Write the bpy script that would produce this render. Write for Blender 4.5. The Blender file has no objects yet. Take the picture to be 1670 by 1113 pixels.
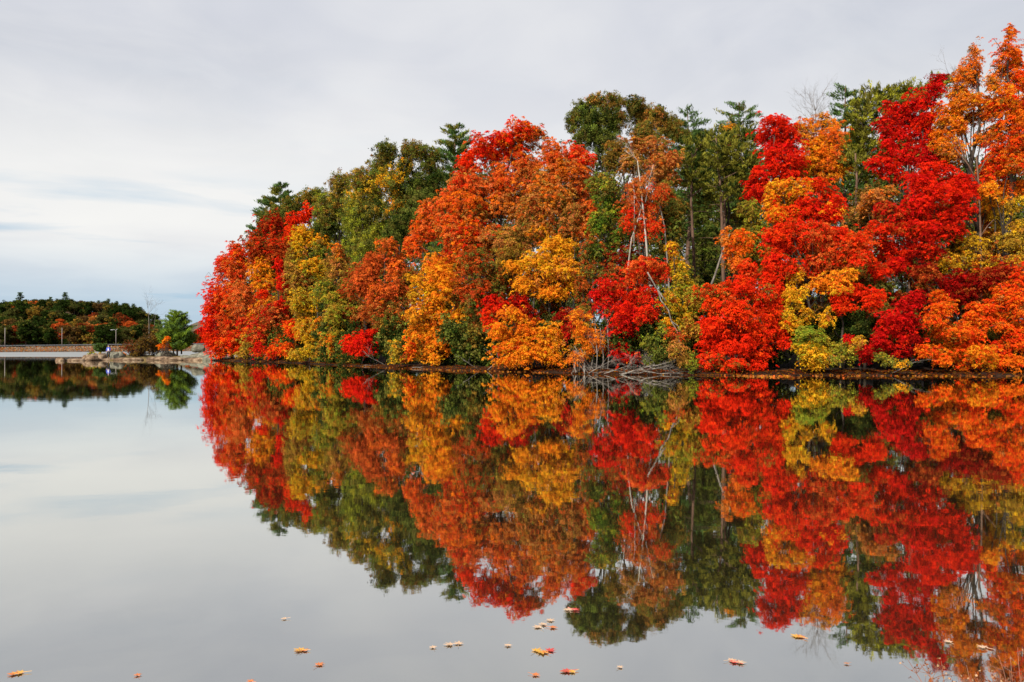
import bpy, math, random
import numpy as np
from mathutils import Vector, Matrix
random.seed(7)
RG = np.random.default_rng(11)
SC = bpy.context.scene
COL = SC.collection

# ------------------------------------------------------------------ camera
CAMH, FPX, HZ, CX = 1.7, 1300.0, 567.0, 835.0      # eye height, focal length in photo pixels, horizon row
cam_d = bpy.data.cameras.new("camera"); cam = bpy.data.objects.new("camera", cam_d); COL.objects.link(cam)
cam.location = (0, 0, CAMH)
cam.rotation_euler = (math.radians(90) + math.atan((HZ - 556.5) / FPX), 0, 0)
cam_d.sensor_width = 36; cam_d.lens = 36 * FPX / 1670.0
cam_d.clip_start = 0.1; cam_d.clip_end = 12000
SC.camera = cam

# ------------------------------------------------------------------ view, sun, sky
SC.view_settings.view_transform = 'Standard'
SC.view_settings.look = 'None'
SC.view_settings.exposure = 0.68
SC.view_settings.gamma = 1.0
SUN_EL, SUN_AZ = math.radians(37), math.atan2(-0.52, -0.85)   # behind the camera, from the left
sd = bpy.data.lights.new("sun", 'SUN'); sun = bpy.data.objects.new("sun", sd); COL.objects.link(sun)
sd.energy = 5.0; sd.angle = math.radians(1.2); sd.color = (1.0, 0.93, 0.82)
tosun = Vector((math.sin(SUN_AZ) * math.cos(SUN_EL), math.cos(SUN_AZ) * math.cos(SUN_EL), math.sin(SUN_EL)))
sun.rotation_euler = tosun.to_track_quat('Z', 'Y').to_euler()
sun.location = (0, 0, 80)


class NT:
    """small helper round a node tree"""
    def __init__(self, tree):
        self.t = tree; self.n = tree.nodes; self.l = tree.links; self.n.clear()

    def add(self, kind, **kw):
        nd = self.n.new(kind)
        for k, v in kw.items():
            if k.startswith('i_'):
                key = k[2:]
                key = int(key) if key.isdigit() else key.replace('_', ' ')
                nd.inputs[key].default_value = v
            else:
                setattr(nd, k, v)
        return nd

    def link(self, a, b):
        self.l.new(a, b)

    def math(self, op, a, b=None, clamp=False):
        nd = self.n.new('ShaderNodeMath'); nd.operation = op; nd.use_clamp = clamp
        for i, v in enumerate((a, b)):
            if v is None: continue
            if isinstance(v, (int, float)): nd.inputs[i].default_value = v
            else: self.l.new(v, nd.inputs[i])
        return nd.outputs[0]

    def mix(self, fac, a, b, blend='MIX'):
        nd = self.n.new('ShaderNodeMix'); nd.data_type = 'RGBA'; nd.blend_type = blend
        for s, v in ((nd.inputs[0], fac), (nd.inputs[6], a), (nd.inputs[7], b)):
            if isinstance(v, (int, float)): s.default_value = v
            elif isinstance(v, (tuple, list)): s.default_value = (*v[:3], 1)
            else: self.l.new(v, s)
        return nd.outputs[2]

    def ramp(self, fac, stops):
        nd = self.n.new('ShaderNodeValToRGB')
        e = nd.color_ramp.elements
        while len(e) > 1: e.remove(e[-1])
        e[0].position = stops[0][0]; e[0].color = (*stops[0][1], 1)
        for p, c in stops[1:]:
            x = e.new(p); x.color = (*c, 1)
        self.l.new(fac, nd.inputs[0])
        return nd.outputs[0]

    def noise(self, vec, scale, detail=4, rough=0.5, dist=0.0):
        nd = self.n.new('ShaderNodeTexNoise')
        nd.inputs['Scale'].default_value = scale; nd.inputs['Detail'].default_value = detail
        nd.inputs['Roughness'].default_value = rough; nd.inputs['Distortion'].default_value = dist
        if vec is not None: self.l.new(vec, nd.inputs['Vector'])
        return nd.outputs[0]


def build_world():
    w = bpy.data.worlds.new("World"); SC.world = w; w.use_nodes = True
    t = NT(w.node_tree)
    out = t.add('ShaderNodeOutputWorld'); bg = t.add('ShaderNodeBackground'); bg.inputs[1].default_value = 0.1
    sky = t.add('ShaderNodeTexSky', sky_type='NISHITA', sun_disc=False, sun_elevation=SUN_EL, sun_rotation=SUN_AZ)
    sky.air_density = 1.0; sky.dust_density = 2.0; sky.ozone_density = 1.5
    tc = t.add('ShaderNodeTexCoord')
    sp = t.add('ShaderNodeSeparateXYZ'); t.link(tc.outputs['Generated'], sp.inputs[0])
    z = t.math('MAXIMUM', sp.outputs[2], 0.0)
    inv = t.math('DIVIDE', 1.0, t.math('ADD', z, 0.10))
    cb = t.add('ShaderNodeCombineXYZ')
    t.link(t.math('MULTIPLY', sp.outputs[0], inv), cb.inputs[0]); t.link(t.math('MULTIPLY', sp.outputs[1], inv), cb.inputs[1])
    pl = cb.outputs[0]
    # broad grey / bright patches of the cloud deck
    n1 = t.noise(pl, 0.75, 4, 0.5, 0.5)
    n2 = t.noise(pl, 2.2, 6, 0.56, 0.6)
    deck = t.ramp(n1, [(0.36, (0.50, 0.53, 0.61)), (0.50, (0.60, 0.62, 0.69)), (0.64, (0.72, 0.73, 0.765))])
    deck = t.mix(t.math('MULTIPLY', t.math('SUBTRACT', n2, 0.42, True), 1.3), deck, (0.80, 0.80, 0.82))
    # the layer is thinner and lighter between about 8 and 14 degrees
    zz = t.math('ADD', z, t.math('MULTIPLY', t.math('SUBTRACT', n1, 0.5), 0.12))
    hb = t.ramp(zz, [(0.0, (0.2,) * 3), (0.09, (0.55,) * 3), (0.15, (1,) * 3), (0.20, (0.9,) * 3), (0.29, (0.25,) * 3), (0.36, (0.05,) * 3), (0.6, (0,) * 3)])
    deck = t.mix(t.math('MULTIPLY', hb, 0.80), deck, (0.86, 0.855, 0.84))
    # openings low down where the blue shows through in flat streaks
    mp = t.add('ShaderNodeMapping'); mp.inputs['Scale'].default_value = (2.2, 2.2, 15.0)
    mp.inputs['Location'].default_value = (0.35, 0.0, 0.42)
    t.link(tc.outputs['Generated'], mp.inputs[0])
    n3 = t.noise(mp.outputs[0], 1.7, 5, 0.52, 0.3)
    op = t.math('MULTIPLY', t.math('SUBTRACT', n3, 0.52, True), 6.0, True)
    hz = t.ramp(z, [(0.0, (0.9,) * 3), (0.05, (1,) * 3), (0.14, (0.8,) * 3), (0.17, (0.5,) * 3), (0.20, (0.08,) * 3), (0.40, (0.0,) * 3), (0.5, (0,) * 3)])
    low = t.ramp(z, [(0.0, (0.95,) * 3), (0.05, (0.8,) * 3), (0.085, (0.40,) * 3), (0.125, (0,) * 3)])
    op = t.math('MAXIMUM', t.math('MULTIPLY', op, hz), low, True)
    blue = t.mix(0.08, (3.5, 5.3, 7.0), sky.outputs[0])
    clouds = t.mix(1.0, deck, (10.0, 10.0, 10.0), 'MULTIPLY')
    col = t.mix(t.math('MULTIPLY', op, 0.85), clouds, blue)
    # a little of the real sky colour shows through the whole layer; scaled to the exposure in use
    col = t.mix(0.05, col, sky.outputs[0])
    col = t.mix(1.0, col, (0.715, 0.710, 0.695), 'MULTIPLY')
    t.link(col, bg.inputs[0]); t.link(bg.outputs[0], out.inputs[0])


build_world()


# ------------------------------------------------------------------ small tools
def P(px, py, D):
    """photo pixel at distance D (metres ahead of the camera) -> world point"""
    return np.array([(px - CX) / FPX * D, D, CAMH + (HZ - py) / FPX * D])


def tag(o, label=None, cat=None, group=None, kind=None):
    if label: o['label'] = label
    if cat: o['category'] = cat
    if group: o['group'] = group
    if kind: o['kind'] = kind
    return o


def empty(name, loc=(0, 0, 0)):
    o = bpy.data.objects.new(name, None); o.empty_display_size = 0.3; o.location = loc
    COL.objects.link(o); return o


def mesh_obj(name, verts, faces, mat=None, parent=None, smooth=False, origin=None):
    me = bpy.data.meshes.new(name)
    v = np.asarray(verts, dtype=np.float64)
    if origin is not None: v = v - np.asarray(origin)
    me.from_pydata(v.tolist(), [], [list(map(int, f)) for f in faces])
    if smooth: me.polygons.foreach_set('use_smooth', [True] * len(me.polygons))
    if mat: me.materials.append(mat)
    me.update()
    o = bpy.data.objects.new(name, me); COL.objects.link(o)
    if parent: o.parent = parent
    return o


class Tubes:
    """collects tapered tubes along polylines"""
    def __init__(self): self.v = []; self.f = []; self.n = 0

    def tube(self, pts, rad, sides=6):
        pts = np.asarray(pts, float); k = len(pts)
        rad = np.asarray(rad, float) if np.ndim(rad) else np.full(k, rad)
        d = np.gradient(pts, axis=0); d /= np.linalg.norm(d, axis=1)[:, None] + 1e-9
        ref = np.array([0.31, 0.22, 0.93]) if abs(d[0][2]) < 0.8 else np.array([0.95, 0.2, 0.1])
        u = np.cross(d, ref); u /= np.linalg.norm(u, axis=1)[:, None] + 1e-9
        w = np.cross(d, u)
        a = np.arange(sides) * 2 * math.pi / sides
        ring = pts[:, None, :] + rad[:, None, None] * (np.cos(a)[None, :, None] * u[:, None, :] + np.sin(a)[None, :, None] * w[:, None, :])
        b = self.n
        self.v.append(ring.reshape(-1, 3)); self.n += k * sides
        for i in range(k - 1):
            for j in range(sides):
                j2 = (j + 1) % sides
                self.f.append((b + i * sides + j, b + i * sides + j2, b + (i + 1) * sides + j2, b + (i + 1) * sides + j))
        self.f.append(tuple(b + j for j in range(sides))[::-1])
        self.f.append(tuple(b + (k - 1) * sides + j for j in range(sides)))

    def limb(self, a, b, r0, r1, bend=0.12, n=6, sides=6, sag=0.0):
        a = np.asarray(a, float); b = np.asarray(b, float); L = np.linalg.norm(b - a)
        t = np.linspace(0, 1, n)[:, None]
        off = RG.normal(size=3) * bend * L
        off2 = RG.normal(size=3) * bend * 0.5 * L
        p = a + (b - a) * t + off * np.sin(t * math.pi) * 0.7 + off2 * np.sin(t * 2 * math.pi) * 0.6
        p[:, 2] += sag * L * np.sin(t[:, 0] * math.pi)
        self.tube(p, r0 + (r1 - r0) * t[:, 0], sides)
        return p

    def build(self, name, mat, parent=None, origin=None):
        return mesh_obj(name, np.concatenate(self.v), self.f, mat, parent, smooth=True, origin=origin)


# ------------------------------------------------------------------ materials
def mat_new(name):
    m = bpy.data.materials.new(name); m.use_nodes = True
    return m, NT(m.node_tree)


def leaf_mat(name, transl=0.35, rough=0.6):
    m, t = mat_new(name)
    out = t.add('ShaderNodeOutputMaterial')
    at = t.add('ShaderNodeAttribute', attribute_name='leafcol')
    d = t.add('ShaderNodeBsdfDiffuse'); tr = t.add('ShaderNodeBsdfTranslucent')
    t.link(at.outputs['Color'], d.inputs[0]); t.link(at.outputs['Color'], tr.inputs[0])
    mx = t.add('ShaderNodeMixShader'); mx.inputs[0].default_value = transl
    t.link(d.outputs[0], mx.inputs[1]); t.link(tr.outputs[0], mx.inputs[2])
    t.link(mx.outputs[0], out.inputs[0])
    return m


def bark_mat(name, c0, c1, scale=6.0):
    m, t = mat_new(name)
    out = t.add('ShaderNodeOutputMaterial'); b = t.add('ShaderNodeBsdfPrincipled')
    b.inputs['Roughness'].default_value = 0.9; b.inputs['Specular IOR Level'].default_value = 0.15
    tc = t.add('ShaderNodeTexCoord'); mp = t.add('ShaderNodeMapping'); mp.inputs['Scale'].default_value = (1, 1, 0.3)
    t.link(tc.outputs['Object'], mp.inputs[0])
    n = t.noise(mp.outputs[0], scale, 5, 0.65)
    c = t.ramp(n, [(0.35, c0), (0.62, c1)])
    t.link(c, b.inputs['Base Color'])
    bp = t.add('ShaderNodeBump'); bp.inputs['Strength'].default_value = 0.5; bp.inputs['Distance'].default_value = 0.03
    t.link(n, bp.inputs['Height']); t.link(bp.outputs[0], b.inputs['Normal'])
    t.link(b.outputs[0], out.inputs[0])
    return m


def plain_mat(name, c, rough=0.7, metal=0.0, var=0.15, scale=8.0):
    m, t = mat_new(name)
    out = t.add('ShaderNodeOutputMaterial'); b = t.add('ShaderNodeBsdfPrincipled')
    b.inputs['Roughness'].default_value = rough; b.inputs['Metallic'].default_value = metal
    tc = t.add('ShaderNodeTexCoord'); n = t.noise(tc.outputs['Object'], scale, 4, 0.6)
    lo = tuple(x * (1 - var) for x in c); hi = tuple(min(1, x * (1 + var)) for x in c)
    t.link(t.ramp(n, [(0.3, lo), (0.7, hi)]), b.inputs['Base Color'])
    t.link(b.outputs[0], out.inputs[0])
    return m


def rock_mat(name, c0, c1, c2):
    m, t = mat_new(name)
    out = t.add('ShaderNodeOutputMaterial'); b = t.add('ShaderNodeBsdfPrincipled')
    b.inputs['Roughness'].default_value = 0.88; b.inputs['Specular IOR Level'].default_value = 0.2
    tc = t.add('ShaderNodeTexCoord')
    n = t.noise(tc.outputs['Object'], 1.3, 7, 0.65, 0.4)
    n2 = t.noise(tc.outputs['Object'], 9.0, 4, 0.6)
    c = t.ramp(n, [(0.3, c0), (0.5, c1), (0.68, c2)])
    c = t.mix(t.math('MULTIPLY', t.math('SUBTRACT', n2, 0.5, True), 2.0, True), c, tuple(x * 0.4 for x in c0))
    t.link(c, b.inputs['Base Color'])
    bp = t.add('ShaderNodeBump'); bp.inputs['Strength'].default_value = 0.7; bp.inputs['Distance'].default_value = 0.12
    t.link(n, bp.inputs['Height']); t.link(bp.outputs[0], b.inputs['Normal'])
    t.link(b.outputs[0], out.inputs[0])
    return m


def ground_mat(name, stops, scale, bump=0.1):
    m, t = mat_new(name)
    out = t.add('ShaderNodeOutputMaterial'); b = t.add('ShaderNodeBsdfPrincipled')
    b.inputs['Roughness'].default_value = 0.95; b.inputs['Specular IOR Level'].default_value = 0.1
    g = t.add('ShaderNodeNewGeometry')
    n = t.noise(g.outputs['Position'], scale, 8, 0.7)
    n2 = t.noise(g.outputs['Position'], scale * 0.12, 3, 0.5)
    f = t.math('ADD', t.math('MULTIPLY', n, 0.65), t.math('MULTIPLY', n2, 0.35))
    t.link(t.ramp(f, stops), b.inputs['Base Color'])
    bp = t.add('ShaderNodeBump'); bp.inputs['Strength'].default_value = 0.8; bp.inputs['Distance'].default_value = bump
    t.link(n, bp.inputs['Height']); t.link(bp.outputs[0], b.inputs['Normal'])
    t.link(b.outputs[0], out.inputs[0])
    return m


M_LEAF = leaf_mat('foliage_broadleaf', 0.36)
M_NEEDLE = leaf_mat('foliage_needles', 0.12)
M_BARK = bark_mat('bark_dark', (0.016, 0.012, 0.009), (0.052, 0.040, 0.030))
M_BARKP = bark_mat('bark_pine', (0.045, 0.026, 0.018), (0.13, 0.075, 0.05), 3.0)
M_BARKG = bark_mat('bark_grey', (0.06, 0.05, 0.042), (0.19, 0.165, 0.14), 4.0)
M_PALE = bark_mat('bark_pale', (0.14, 0.12, 0.095), (0.36, 0.33, 0.285), 2.5)
M_DRIFT = bark_mat('driftwood_grey', (0.06, 0.05, 0.042), (0.20, 0.175, 0.15), 5.0)
M_ROCK = rock_mat('granite_tan', (0.028, 0.018, 0.012), (0.12, 0.075, 0.045), (0.30, 0.225, 0.15))
M_ROCKG = rock_mat('granite_grey', (0.045, 0.042, 0.03), (0.12, 0.115, 0.085), (0.22, 0.21, 0.165))
M_BANK = ground_mat('leaf_litter', [(0.40, (0.006, 0.004, 0.003)), (0.53, (0.02, 0.010, 0.006)), (0.62, (0.05, 0.021, 0.010)), (0.70, (0.18, 0.085, 0.04))], 3.0)


def water_mat():
    m, t = mat_new('lake_water')
    out = t.add('ShaderNodeOutputMaterial')
    g = t.add('ShaderNodeNewGeometry'); sp = t.add('ShaderNodeSeparateXYZ'); t.link(g.outputs['Position'], sp.inputs[0])
    # where the breeze reaches the open lake, beyond the shelter of the point
    edge = t.noise(g.outputs['Position'], 0.02, 3, 0.5)
    yy = t.math('ADD', sp.outputs[1], t.math('MULTIPLY', t.math('SUBTRACT', edge, 0.5), 14.0))
    wind = t.math('MULTIPLY', t.math('SUBTRACT', yy, 141.0), 0.12, True)
    # slow swell: stretched across the view is nothing but long low ripples
    mp = t.add('ShaderNodeMapping'); mp.inputs['Scale'].default_value = (0.8, 1.0, 1.0)
    t.link(g.outputs['Position'], mp.inputs[0])
    a = t.noise(mp.outputs[0], 0.9, 2, 0.5, 0.3)
    b = t.noise(mp.outputs[0], 6.0, 2, 0.5, 0.2)
    h = t.math('ADD', t.math('MULTIPLY', a, 0.0011), t.math('MULTIPLY', b, 0.00022))
    c = t.noise(mp.outputs[0], 3.0, 3, 0.6)
    h = t.math('ADD', h, t.math('MULTIPLY', t.math('MULTIPLY', c, 0.09), wind))
    bp = t.add('ShaderNodeBump'); bp.inputs['Strength'].default_value = 1.0; bp.inputs['Distance'].default_value = 1.0
    t.link(h, bp.inputs['Height'])
    gl = t.add('ShaderNodeBsdfGlossy'); gl.inputs['Color'].default_value = (0.955, 0.96, 0.925, 1)
    t.link(t.math('ADD', 0.020, t.math('MULTIPLY', wind, 0.30)), gl.inputs['Roughness'])
    t.link(bp.outputs[0], gl.inputs['Normal'])
    df = t.add('ShaderNodeBsdfDiffuse'); df.inputs['Color'].default_value = (0.018, 0.015, 0.008, 1)
    lw = t.add('ShaderNodeLayerWeight'); lw.inputs['Blend'].default_value = 0.5
    # facing: 0 head-on .. 1 grazing ; cos(theta) = 1 - facing
    fac = t.ramp(lw.outputs['Facing'], [(0.0, (0.08, 0.08, 0.08)), (0.4, (0.32, 0.32, 0.32)), (0.62, (0.58, 0.58, 0.58)), (0.8, (0.76, 0.76, 0.76)), (0.92, (0.90, 0.90, 0.90)), (1.0, (1, 1, 1))])
    mx = t.add('ShaderNodeMixShader'); t.link(t.math('MULTIPLY', fac, t.math('SUBTRACT', 1.0, t.math('MULTIPLY', wind, 0.42))), mx.inputs[0])
    t.link(df.outputs[0], mx.inputs[1]); t.link(gl.outputs[0], mx.inputs[2])
    t.link(mx.outputs[0], out.inputs[0])
    return m


# ------------------------------------------------------------------ colours (as albedo)
def srgb(r, g, b, k=1.0):
    f = lambda c: (c / 255 / 12.92) if c <= 10 else ((c / 255 + 0.055) / 1.055) ** 2.4
    return np.array([f(r) * k, f(g) * k, f(b) * k])


PAL = {
    'R': srgb(234, 48, 20), 'C': srgb(210, 28, 24), 'D': srgb(140, 18, 14), 'V': srgb(238, 74, 22), 'S': srgb(232, 110, 46),
    'O': srgb(236, 122, 28), 'A': srgb(240, 158, 34), 'Y': srgb(226, 172, 36), 'G': srgb(190, 150, 50), 'L': srgb(156, 154, 46),
    'E': srgb(112, 116, 48), 'N': srgb(48, 62, 24), 'B': srgb(142, 108, 42), 'U': srgb(184, 84, 34), 'T': srgb(208, 134, 64),
    'P': srgb(80, 104, 50), 'F': srgb(112, 108, 38), 'W': srgb(104, 126, 40), 'K': srgb(98, 74, 40), 'J': srgb(150, 62, 30), 'M': srgb(84, 84, 40),
}
ALB = 0.86
for k_ in PAL: PAL[k_] = np.minimum(PAL[k_] * ALB, 0.8)


# ------------------------------------------------------------------ foliage
class Leaves:
    def __init__(self): self.c = []; self.n = []; self.s = []; self.k = []; self.w = []

    def add(self, c, n, s, k, w=None):
        self.c.append(c); self.n.append(n); self.s.append(s); self.k.append(k)
        self.w.append(w if w is not None else RG.normal(size=(len(c), 3)))

    def count(self): return sum(len(x) for x in self.c)

    def build(self, name, mat, parent=None, aspect=0.8, origin=(0, 0, 0)):
        c = np.concatenate(self.c) - np.asarray(origin); n = np.concatenate(self.n); s = np.concatenate(self.s)
        k = np.clip(np.concatenate(self.k), 0.0, 0.9); r = np.concatenate(self.w)
        N = len(c)
        n = n / (np.linalg.norm(n, axis=1)[:, None] + 1e-9)
        u = np.cross(n, r); u /= np.linalg.norm(u, axis=1)[:, None] + 1e-9
        v = np.cross(n, u)
        hs = s[:, None] * 0.5
        asp = aspect
        fold = n * hs * 0.35
        V = np.empty((N, 4, 3))
        V[:, 0] = c - u * hs; V[:, 1] = c + v * hs * asp + fold + u * hs * 0.15; V[:, 2] = c + u * hs; V[:, 3] = c - v * hs * asp + fold + u * hs * 0.15
        me = bpy.data.meshes.new(name)
        me.vertices.add(4 * N); me.vertices.foreach_set('co', V.astype(np.float32).ravel())
        me.loops.add(4 * N); me.loops.foreach_set('vertex_index', np.arange(4 * N, dtype=np.int32))
        me.polygons.add(N)
        me.polygons.foreach_set('loop_start', np.arange(0, 4 * N, 4, dtype=np.int32))
        me.polygons.foreach_set('loop_total', np.full(N, 4, dtype=np.int32))
        at = me.attributes.new('leafcol', 'FLOAT_COLOR', 'FACE')
        at.data.foreach_set('color', np.hstack([k, np.ones((N, 1))]).astype(np.float32).ravel())
        me.materials.append(mat); me.update(calc_edges=True)
        o = bpy.data.objects.new(name, me); COL.objects.link(o)
        if parent: o.parent = parent
        return o


def rdir(n):
    v = RG.normal(size=(n, 3)); return v / np.linalg.norm(v, axis=1)[:, None]


def pick_cols(keys, n):
    """one colour per spray: first letter is the main one"""
    w = np.array([1.0] + [0.45] * (len(keys) - 1)); w /= w.sum()
    idx = RG.choice(len(keys), size=n, p=w)
    pal = np.array([PAL[q] for q in keys])
    return pal[idx]


def fill_lobe(L, c, rad, keys, style='spray', dens=1.0, leaf=0.17, core=True):
    """sprays of leaves near the surface of an uneven ellipsoid"""
    c = np.asarray(c, float); a = np.asarray(rad, float); rm = (a[0] * a[1] * a[2]) ** (1 / 3)
    area = 4 * math.pi * rm * rm
    sr = 0.17 * rm ** 0.5 if style == 'spray' else 0.22 * rm ** 0.55
    sr = max(0.12, sr, leaf * 1.15)
    nsp = int(max(10, dens * area / (sr * sr * 3.14) * 1.35))
    d = rdir(nsp)
    ph = RG.uniform(0, 6.28, 6)
    lump = (np.sin(d[:, 0] * 4.1 + ph[0]) + np.sin(d[:, 1] * 4.7 + ph[1]) + np.sin(d[:, 2] * 5.3 + ph[2]) + 0.7 * np.sin(d[:, 0] * 9 + d[:, 2] * 8 + ph[3])) / 3.7
    rr = np.clip(RG.normal(0.80, 0.24, nsp), 0.15, 1.5) * (1.05 + 0.26 * lump)
    rr *= np.where(RG.random(nsp) < 0.08, RG.uniform(1.1, 1.45, nsp), 1.0)     # stray shoots break the outline
    if style == 'clump': rr = np.minimum(rr, 1.22)
    # an irregular mass, not an ellipsoid: sprays belong to three overlapping boughs
    bo = rdir(4) * a * (np.array([0.34, 0.34, 0.34]) if style == 'clump' else np.array([0.52, 0.5, 0.55])); bs = (RG.uniform(0.66, 0.92, (4, 1)) if style == 'clump' else RG.uniform(0.5, 0.9, (4, 1))) * RG.uniform(0.75, 1.25, (4, 3))
    w3 = RG.integers(0, 4, nsp)
    sc = c + bo[w3] + d * a * bs[w3] * rr[:, None]
    per = int(max(8, 1.15 * dens ** 0.2 * (sr * sr * 3.14) * 1.5 / (0.42 * leaf * leaf)))
    if style == 'sparse': per = int(per * 0.5)
    N = nsp * per
    cols = pick_cols(keys, nsp)
    cols = cols * RG.uniform(0.66, 1.25, (nsp, 1)) * (1 + RG.normal(size=(nsp, 3)) * np.array([0.05, 0.16, 0.1]))
    # local frame of each spray
    up = np.array([0, 0, 1.0])
    if style == 'clump': nn = rdir(nsp) * 0.5 + d * 0.6 + up * 0.4
    else: nn = up * 0.75 + d * 0.45 + rdir(nsp) * 0.25
    nn /= np.linalg.norm(nn, axis=1)[:, None]
    # the long axis of a spray follows its twig, outward and upward
    twig = d * 0.8 + up * 0.45 + rdir(nsp) * 0.45
    bdir = np.cross(nn, twig); bdir /= np.linalg.norm(bdir, axis=1)[:, None] + 1e-9; tdir = np.cross(bdir, nn)
    el = 1.0 if style == 'clump' else 1.45
    q = RG.normal(size=(nsp, per, 3)) * 0.55
    flat = 0.8 if style == 'clump' else 0.36
    ssz = sr * RG.uniform(0.6, 1.35, (nsp, 1))
    x = q[:, :, 0] * ssz * el; y = q[:, :, 1] * ssz / el; z = q[:, :, 2] * ssz * flat
    z = z - 0.28 * (x * x + y * y) / sr
    pos = sc[:, None, :] + x[:, :, None] * tdir[:, None, :] + y[:, :, None] * bdir[:, None, :] + z[:, :, None] * nn[:, None, :]
    ln = nn[:, None, :] * 0.45 + d[:, None, :] * 0.15 + RG.normal(size=(nsp, per, 3)) * 0.65
    kc = np.repeat(cols[:, None, :], per, axis=1)
    stray = RG.random((nsp, per)) < 0.22                                     # single leaves that have turned another colour
    kc = np.where(stray[:, :, None], pick_cols(keys, nsp * per).reshape(nsp, per, 3), kc) * RG.uniform(0.7, 1.25, (nsp, per, 1))
    sz = leaf * RG.uniform(0.65, 1.3, N)
    L.add(pos.reshape(-1, 3), ln.reshape(-1, 3), sz, kc.reshape(-1, 3))
    return sc


# ------------------------------------------------------------------ terrain helpers
SHORE = [(335, 105), (352, 103), (400, 99), (450, 92), (500, 84), (550, 77), (600, 71), (650, 66), (700, 62), (750, 59.5), (800, 57.5), (850, 56),
         (900, 55), (950, 51), (1000, 50), (1100, 49.5), (1150, 48.5), (1250, 48.5), (1350, 48.5), (1450, 48.5), (1550, 48), (1670, 48), (1800, 47), (2100, 44)]


def Ds(px):
    return float(np.interp(px, [s[0] for s in SHORE], [s[1] for s in SHORE]))


poly = [((px - CX) / FPX * D, D) for px, D in SHORE]
poly += [(130, 60), (160, 140), (150, 230), (40, 260), (-12, 190), (-33, 140), (-39.5, 118), (-41.0, 110)]
POLY = np.array(poly)


def sdist(pts, poly):
    """signed distance to polygon, positive inside"""
    x, y = pts[:, 0], pts[:, 1]; n = len(poly)
    dmin = np.full(len(pts), 1e9); inside = np.zeros(len(pts), bool)
    for i in range(n):
        a = poly[i]; b = poly[(i + 1) % n]; ab = b - a
        t = np.clip(((x - a[0]) * ab[0] + (y - a[1]) * ab[1]) / (ab @ ab), 0, 1)
        dmin = np.minimum(dmin, np.hypot(x - a[0] - t * ab[0], y - a[1] - t * ab[1]))
        c = ((a[1] > y) != (b[1] > y)) & (x < (b[0] - a[0]) * (y - a[1]) / (b[1] - a[1] + 1e-12) + a[0])
        inside ^= c
    return np.where(inside, dmin, -dmin)


def wob(x, y, s=1.0):
    return (np.sin(x * 0.61 * s + 1.3) * np.cos(y * 0.53 * s + 0.4) + 0.5 * np.sin(x * 1.7 * s + y * 1.1 * s) + 0.3 * np.sin(x * 3.9 * s - y * 3.1 * s + 2))


def land_h(x, y):
    x = np.asarray(x, float); y = np.asarray(y, float)
    d = sdist(np.stack([x.ravel(), y.ravel()], 1), POLY).reshape(x.shape) + 0.42 * wob(x, y, 1.6)
    h = np.where(d > 0, 0.10 * (1 - np.exp(-d / 0.35)) + 0.45 * (1 - np.exp(-d / 6)) + 2.6 * (1 - np.exp(-np.maximum(d - 4, 0) / 30)), d * 0.5)
    return np.maximum(h + np.where(d > 0.6, 0.06 * wob(x, y, 2.3), 0), -1.5)


def grid_mesh(name, x0, x1, y0, y1, nx, ny, hf, mat, cut=-0.4):
    xs = np.linspace(x0, x1, nx); ys = np.linspace(y0, y1, ny); X, Y = np.meshgrid(xs, ys)
    Z = hf(X, Y)
    V = np.stack([X.ravel(), Y.ravel(), Z.ravel()], 1)
    F = []
    Zr = Z
    for j in range(ny - 1):
        for i in range(nx - 1):
            if max(Zr[j, i], Zr[j, i + 1], Zr[j + 1, i], Zr[j + 1, i + 1]) < cut: continue
            F.append((j * nx + i, j * nx + i + 1, (j + 1) * nx + i + 1, (j + 1) * nx + i))
    used = np.unique(np.array(F)); remap = -np.ones(len(V), int); remap[used] = np.arange(len(used))
    return mesh_obj(name, V[used], remap[np.array(F)], mat, smooth=True)


# water: one sheet to the horizon, and the lake bed below it
w_ = mesh_obj('water', [(-3500, -60, 0), (3500, -60, 0), (3500, 7000, 0), (-3500, 7000, 0)], [(0, 1, 2, 3)], water_mat()); tag(w_, kind='structure')
b_ = mesh_obj('lake_bed', [(-3600, -80, -2.5), (3600, -80, -2.5), (3600, 7200, -2.5), (-3600, 7200, -2.5)], [(0, 1, 2, 3)], M_BANK); tag(b_, kind='structure')
g_ = grid_mesh('wooded_shore_ground', -50, 165, 40, 265, 430, 450, land_h, M_BANK); tag(g_, kind='structure')

# ------------------------------------------------------------------ trees of the near shore
PINECOL = {'P': 'P', 'F': 'F'}


def trunk_for(T, base, tips, height, r0, low=0.62):
    """one stem up through the crown and limbs to every lobe"""
    base = np.asarray(base, float)
    tips = [np.asarray(q, float) for q in tips]
    topi = int(np.argmax([q[2] for q in tips])); top = tips[topi]
    n = 9; t = np.linspace(0, 1, n)
    cen = np.mean(tips, axis=0)
    p = np.zeros((n, 3))
    ctrl = np.array([base[0] * 0.55 + cen[0] * 0.45, base[1] * 0.6 + cen[1] * 0.4, base[2] + (top[2] - base[2]) * 0.5])
    p = (1 - t)[:, None] ** 2 * base + 2 * ((1 - t) * t)[:, None] * ctrl + (t ** 2)[:, None] * top
    p[1:-1] += RG.normal(size=(n - 2, 3)) * 0.012 * height * np.array([1, 1, 0.2])
    T.tube(p, r0 * (1 - 0.88 * t ** 0.8) + 0.015, 8)
    for i, q in enumerate(tips):
        if i == topi: continue
        zf = np.clip((base[2] + low * (q[2] - base[2]) - base[2]) / (top[2] - base[2] + 1e-6), 0.06, 0.9)
        k = zf * (n - 1); i0 = int(k); s = p[i0] * (1 - (k - i0)) + p[min(i0 + 1, n - 1)] * (k - i0)
        T.limb(s, q, r0 * 0.26 * (1 - 0.6 * zf) + 0.015, 0.015, 0.07, 6, 5, 0.05)
    return p


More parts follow.
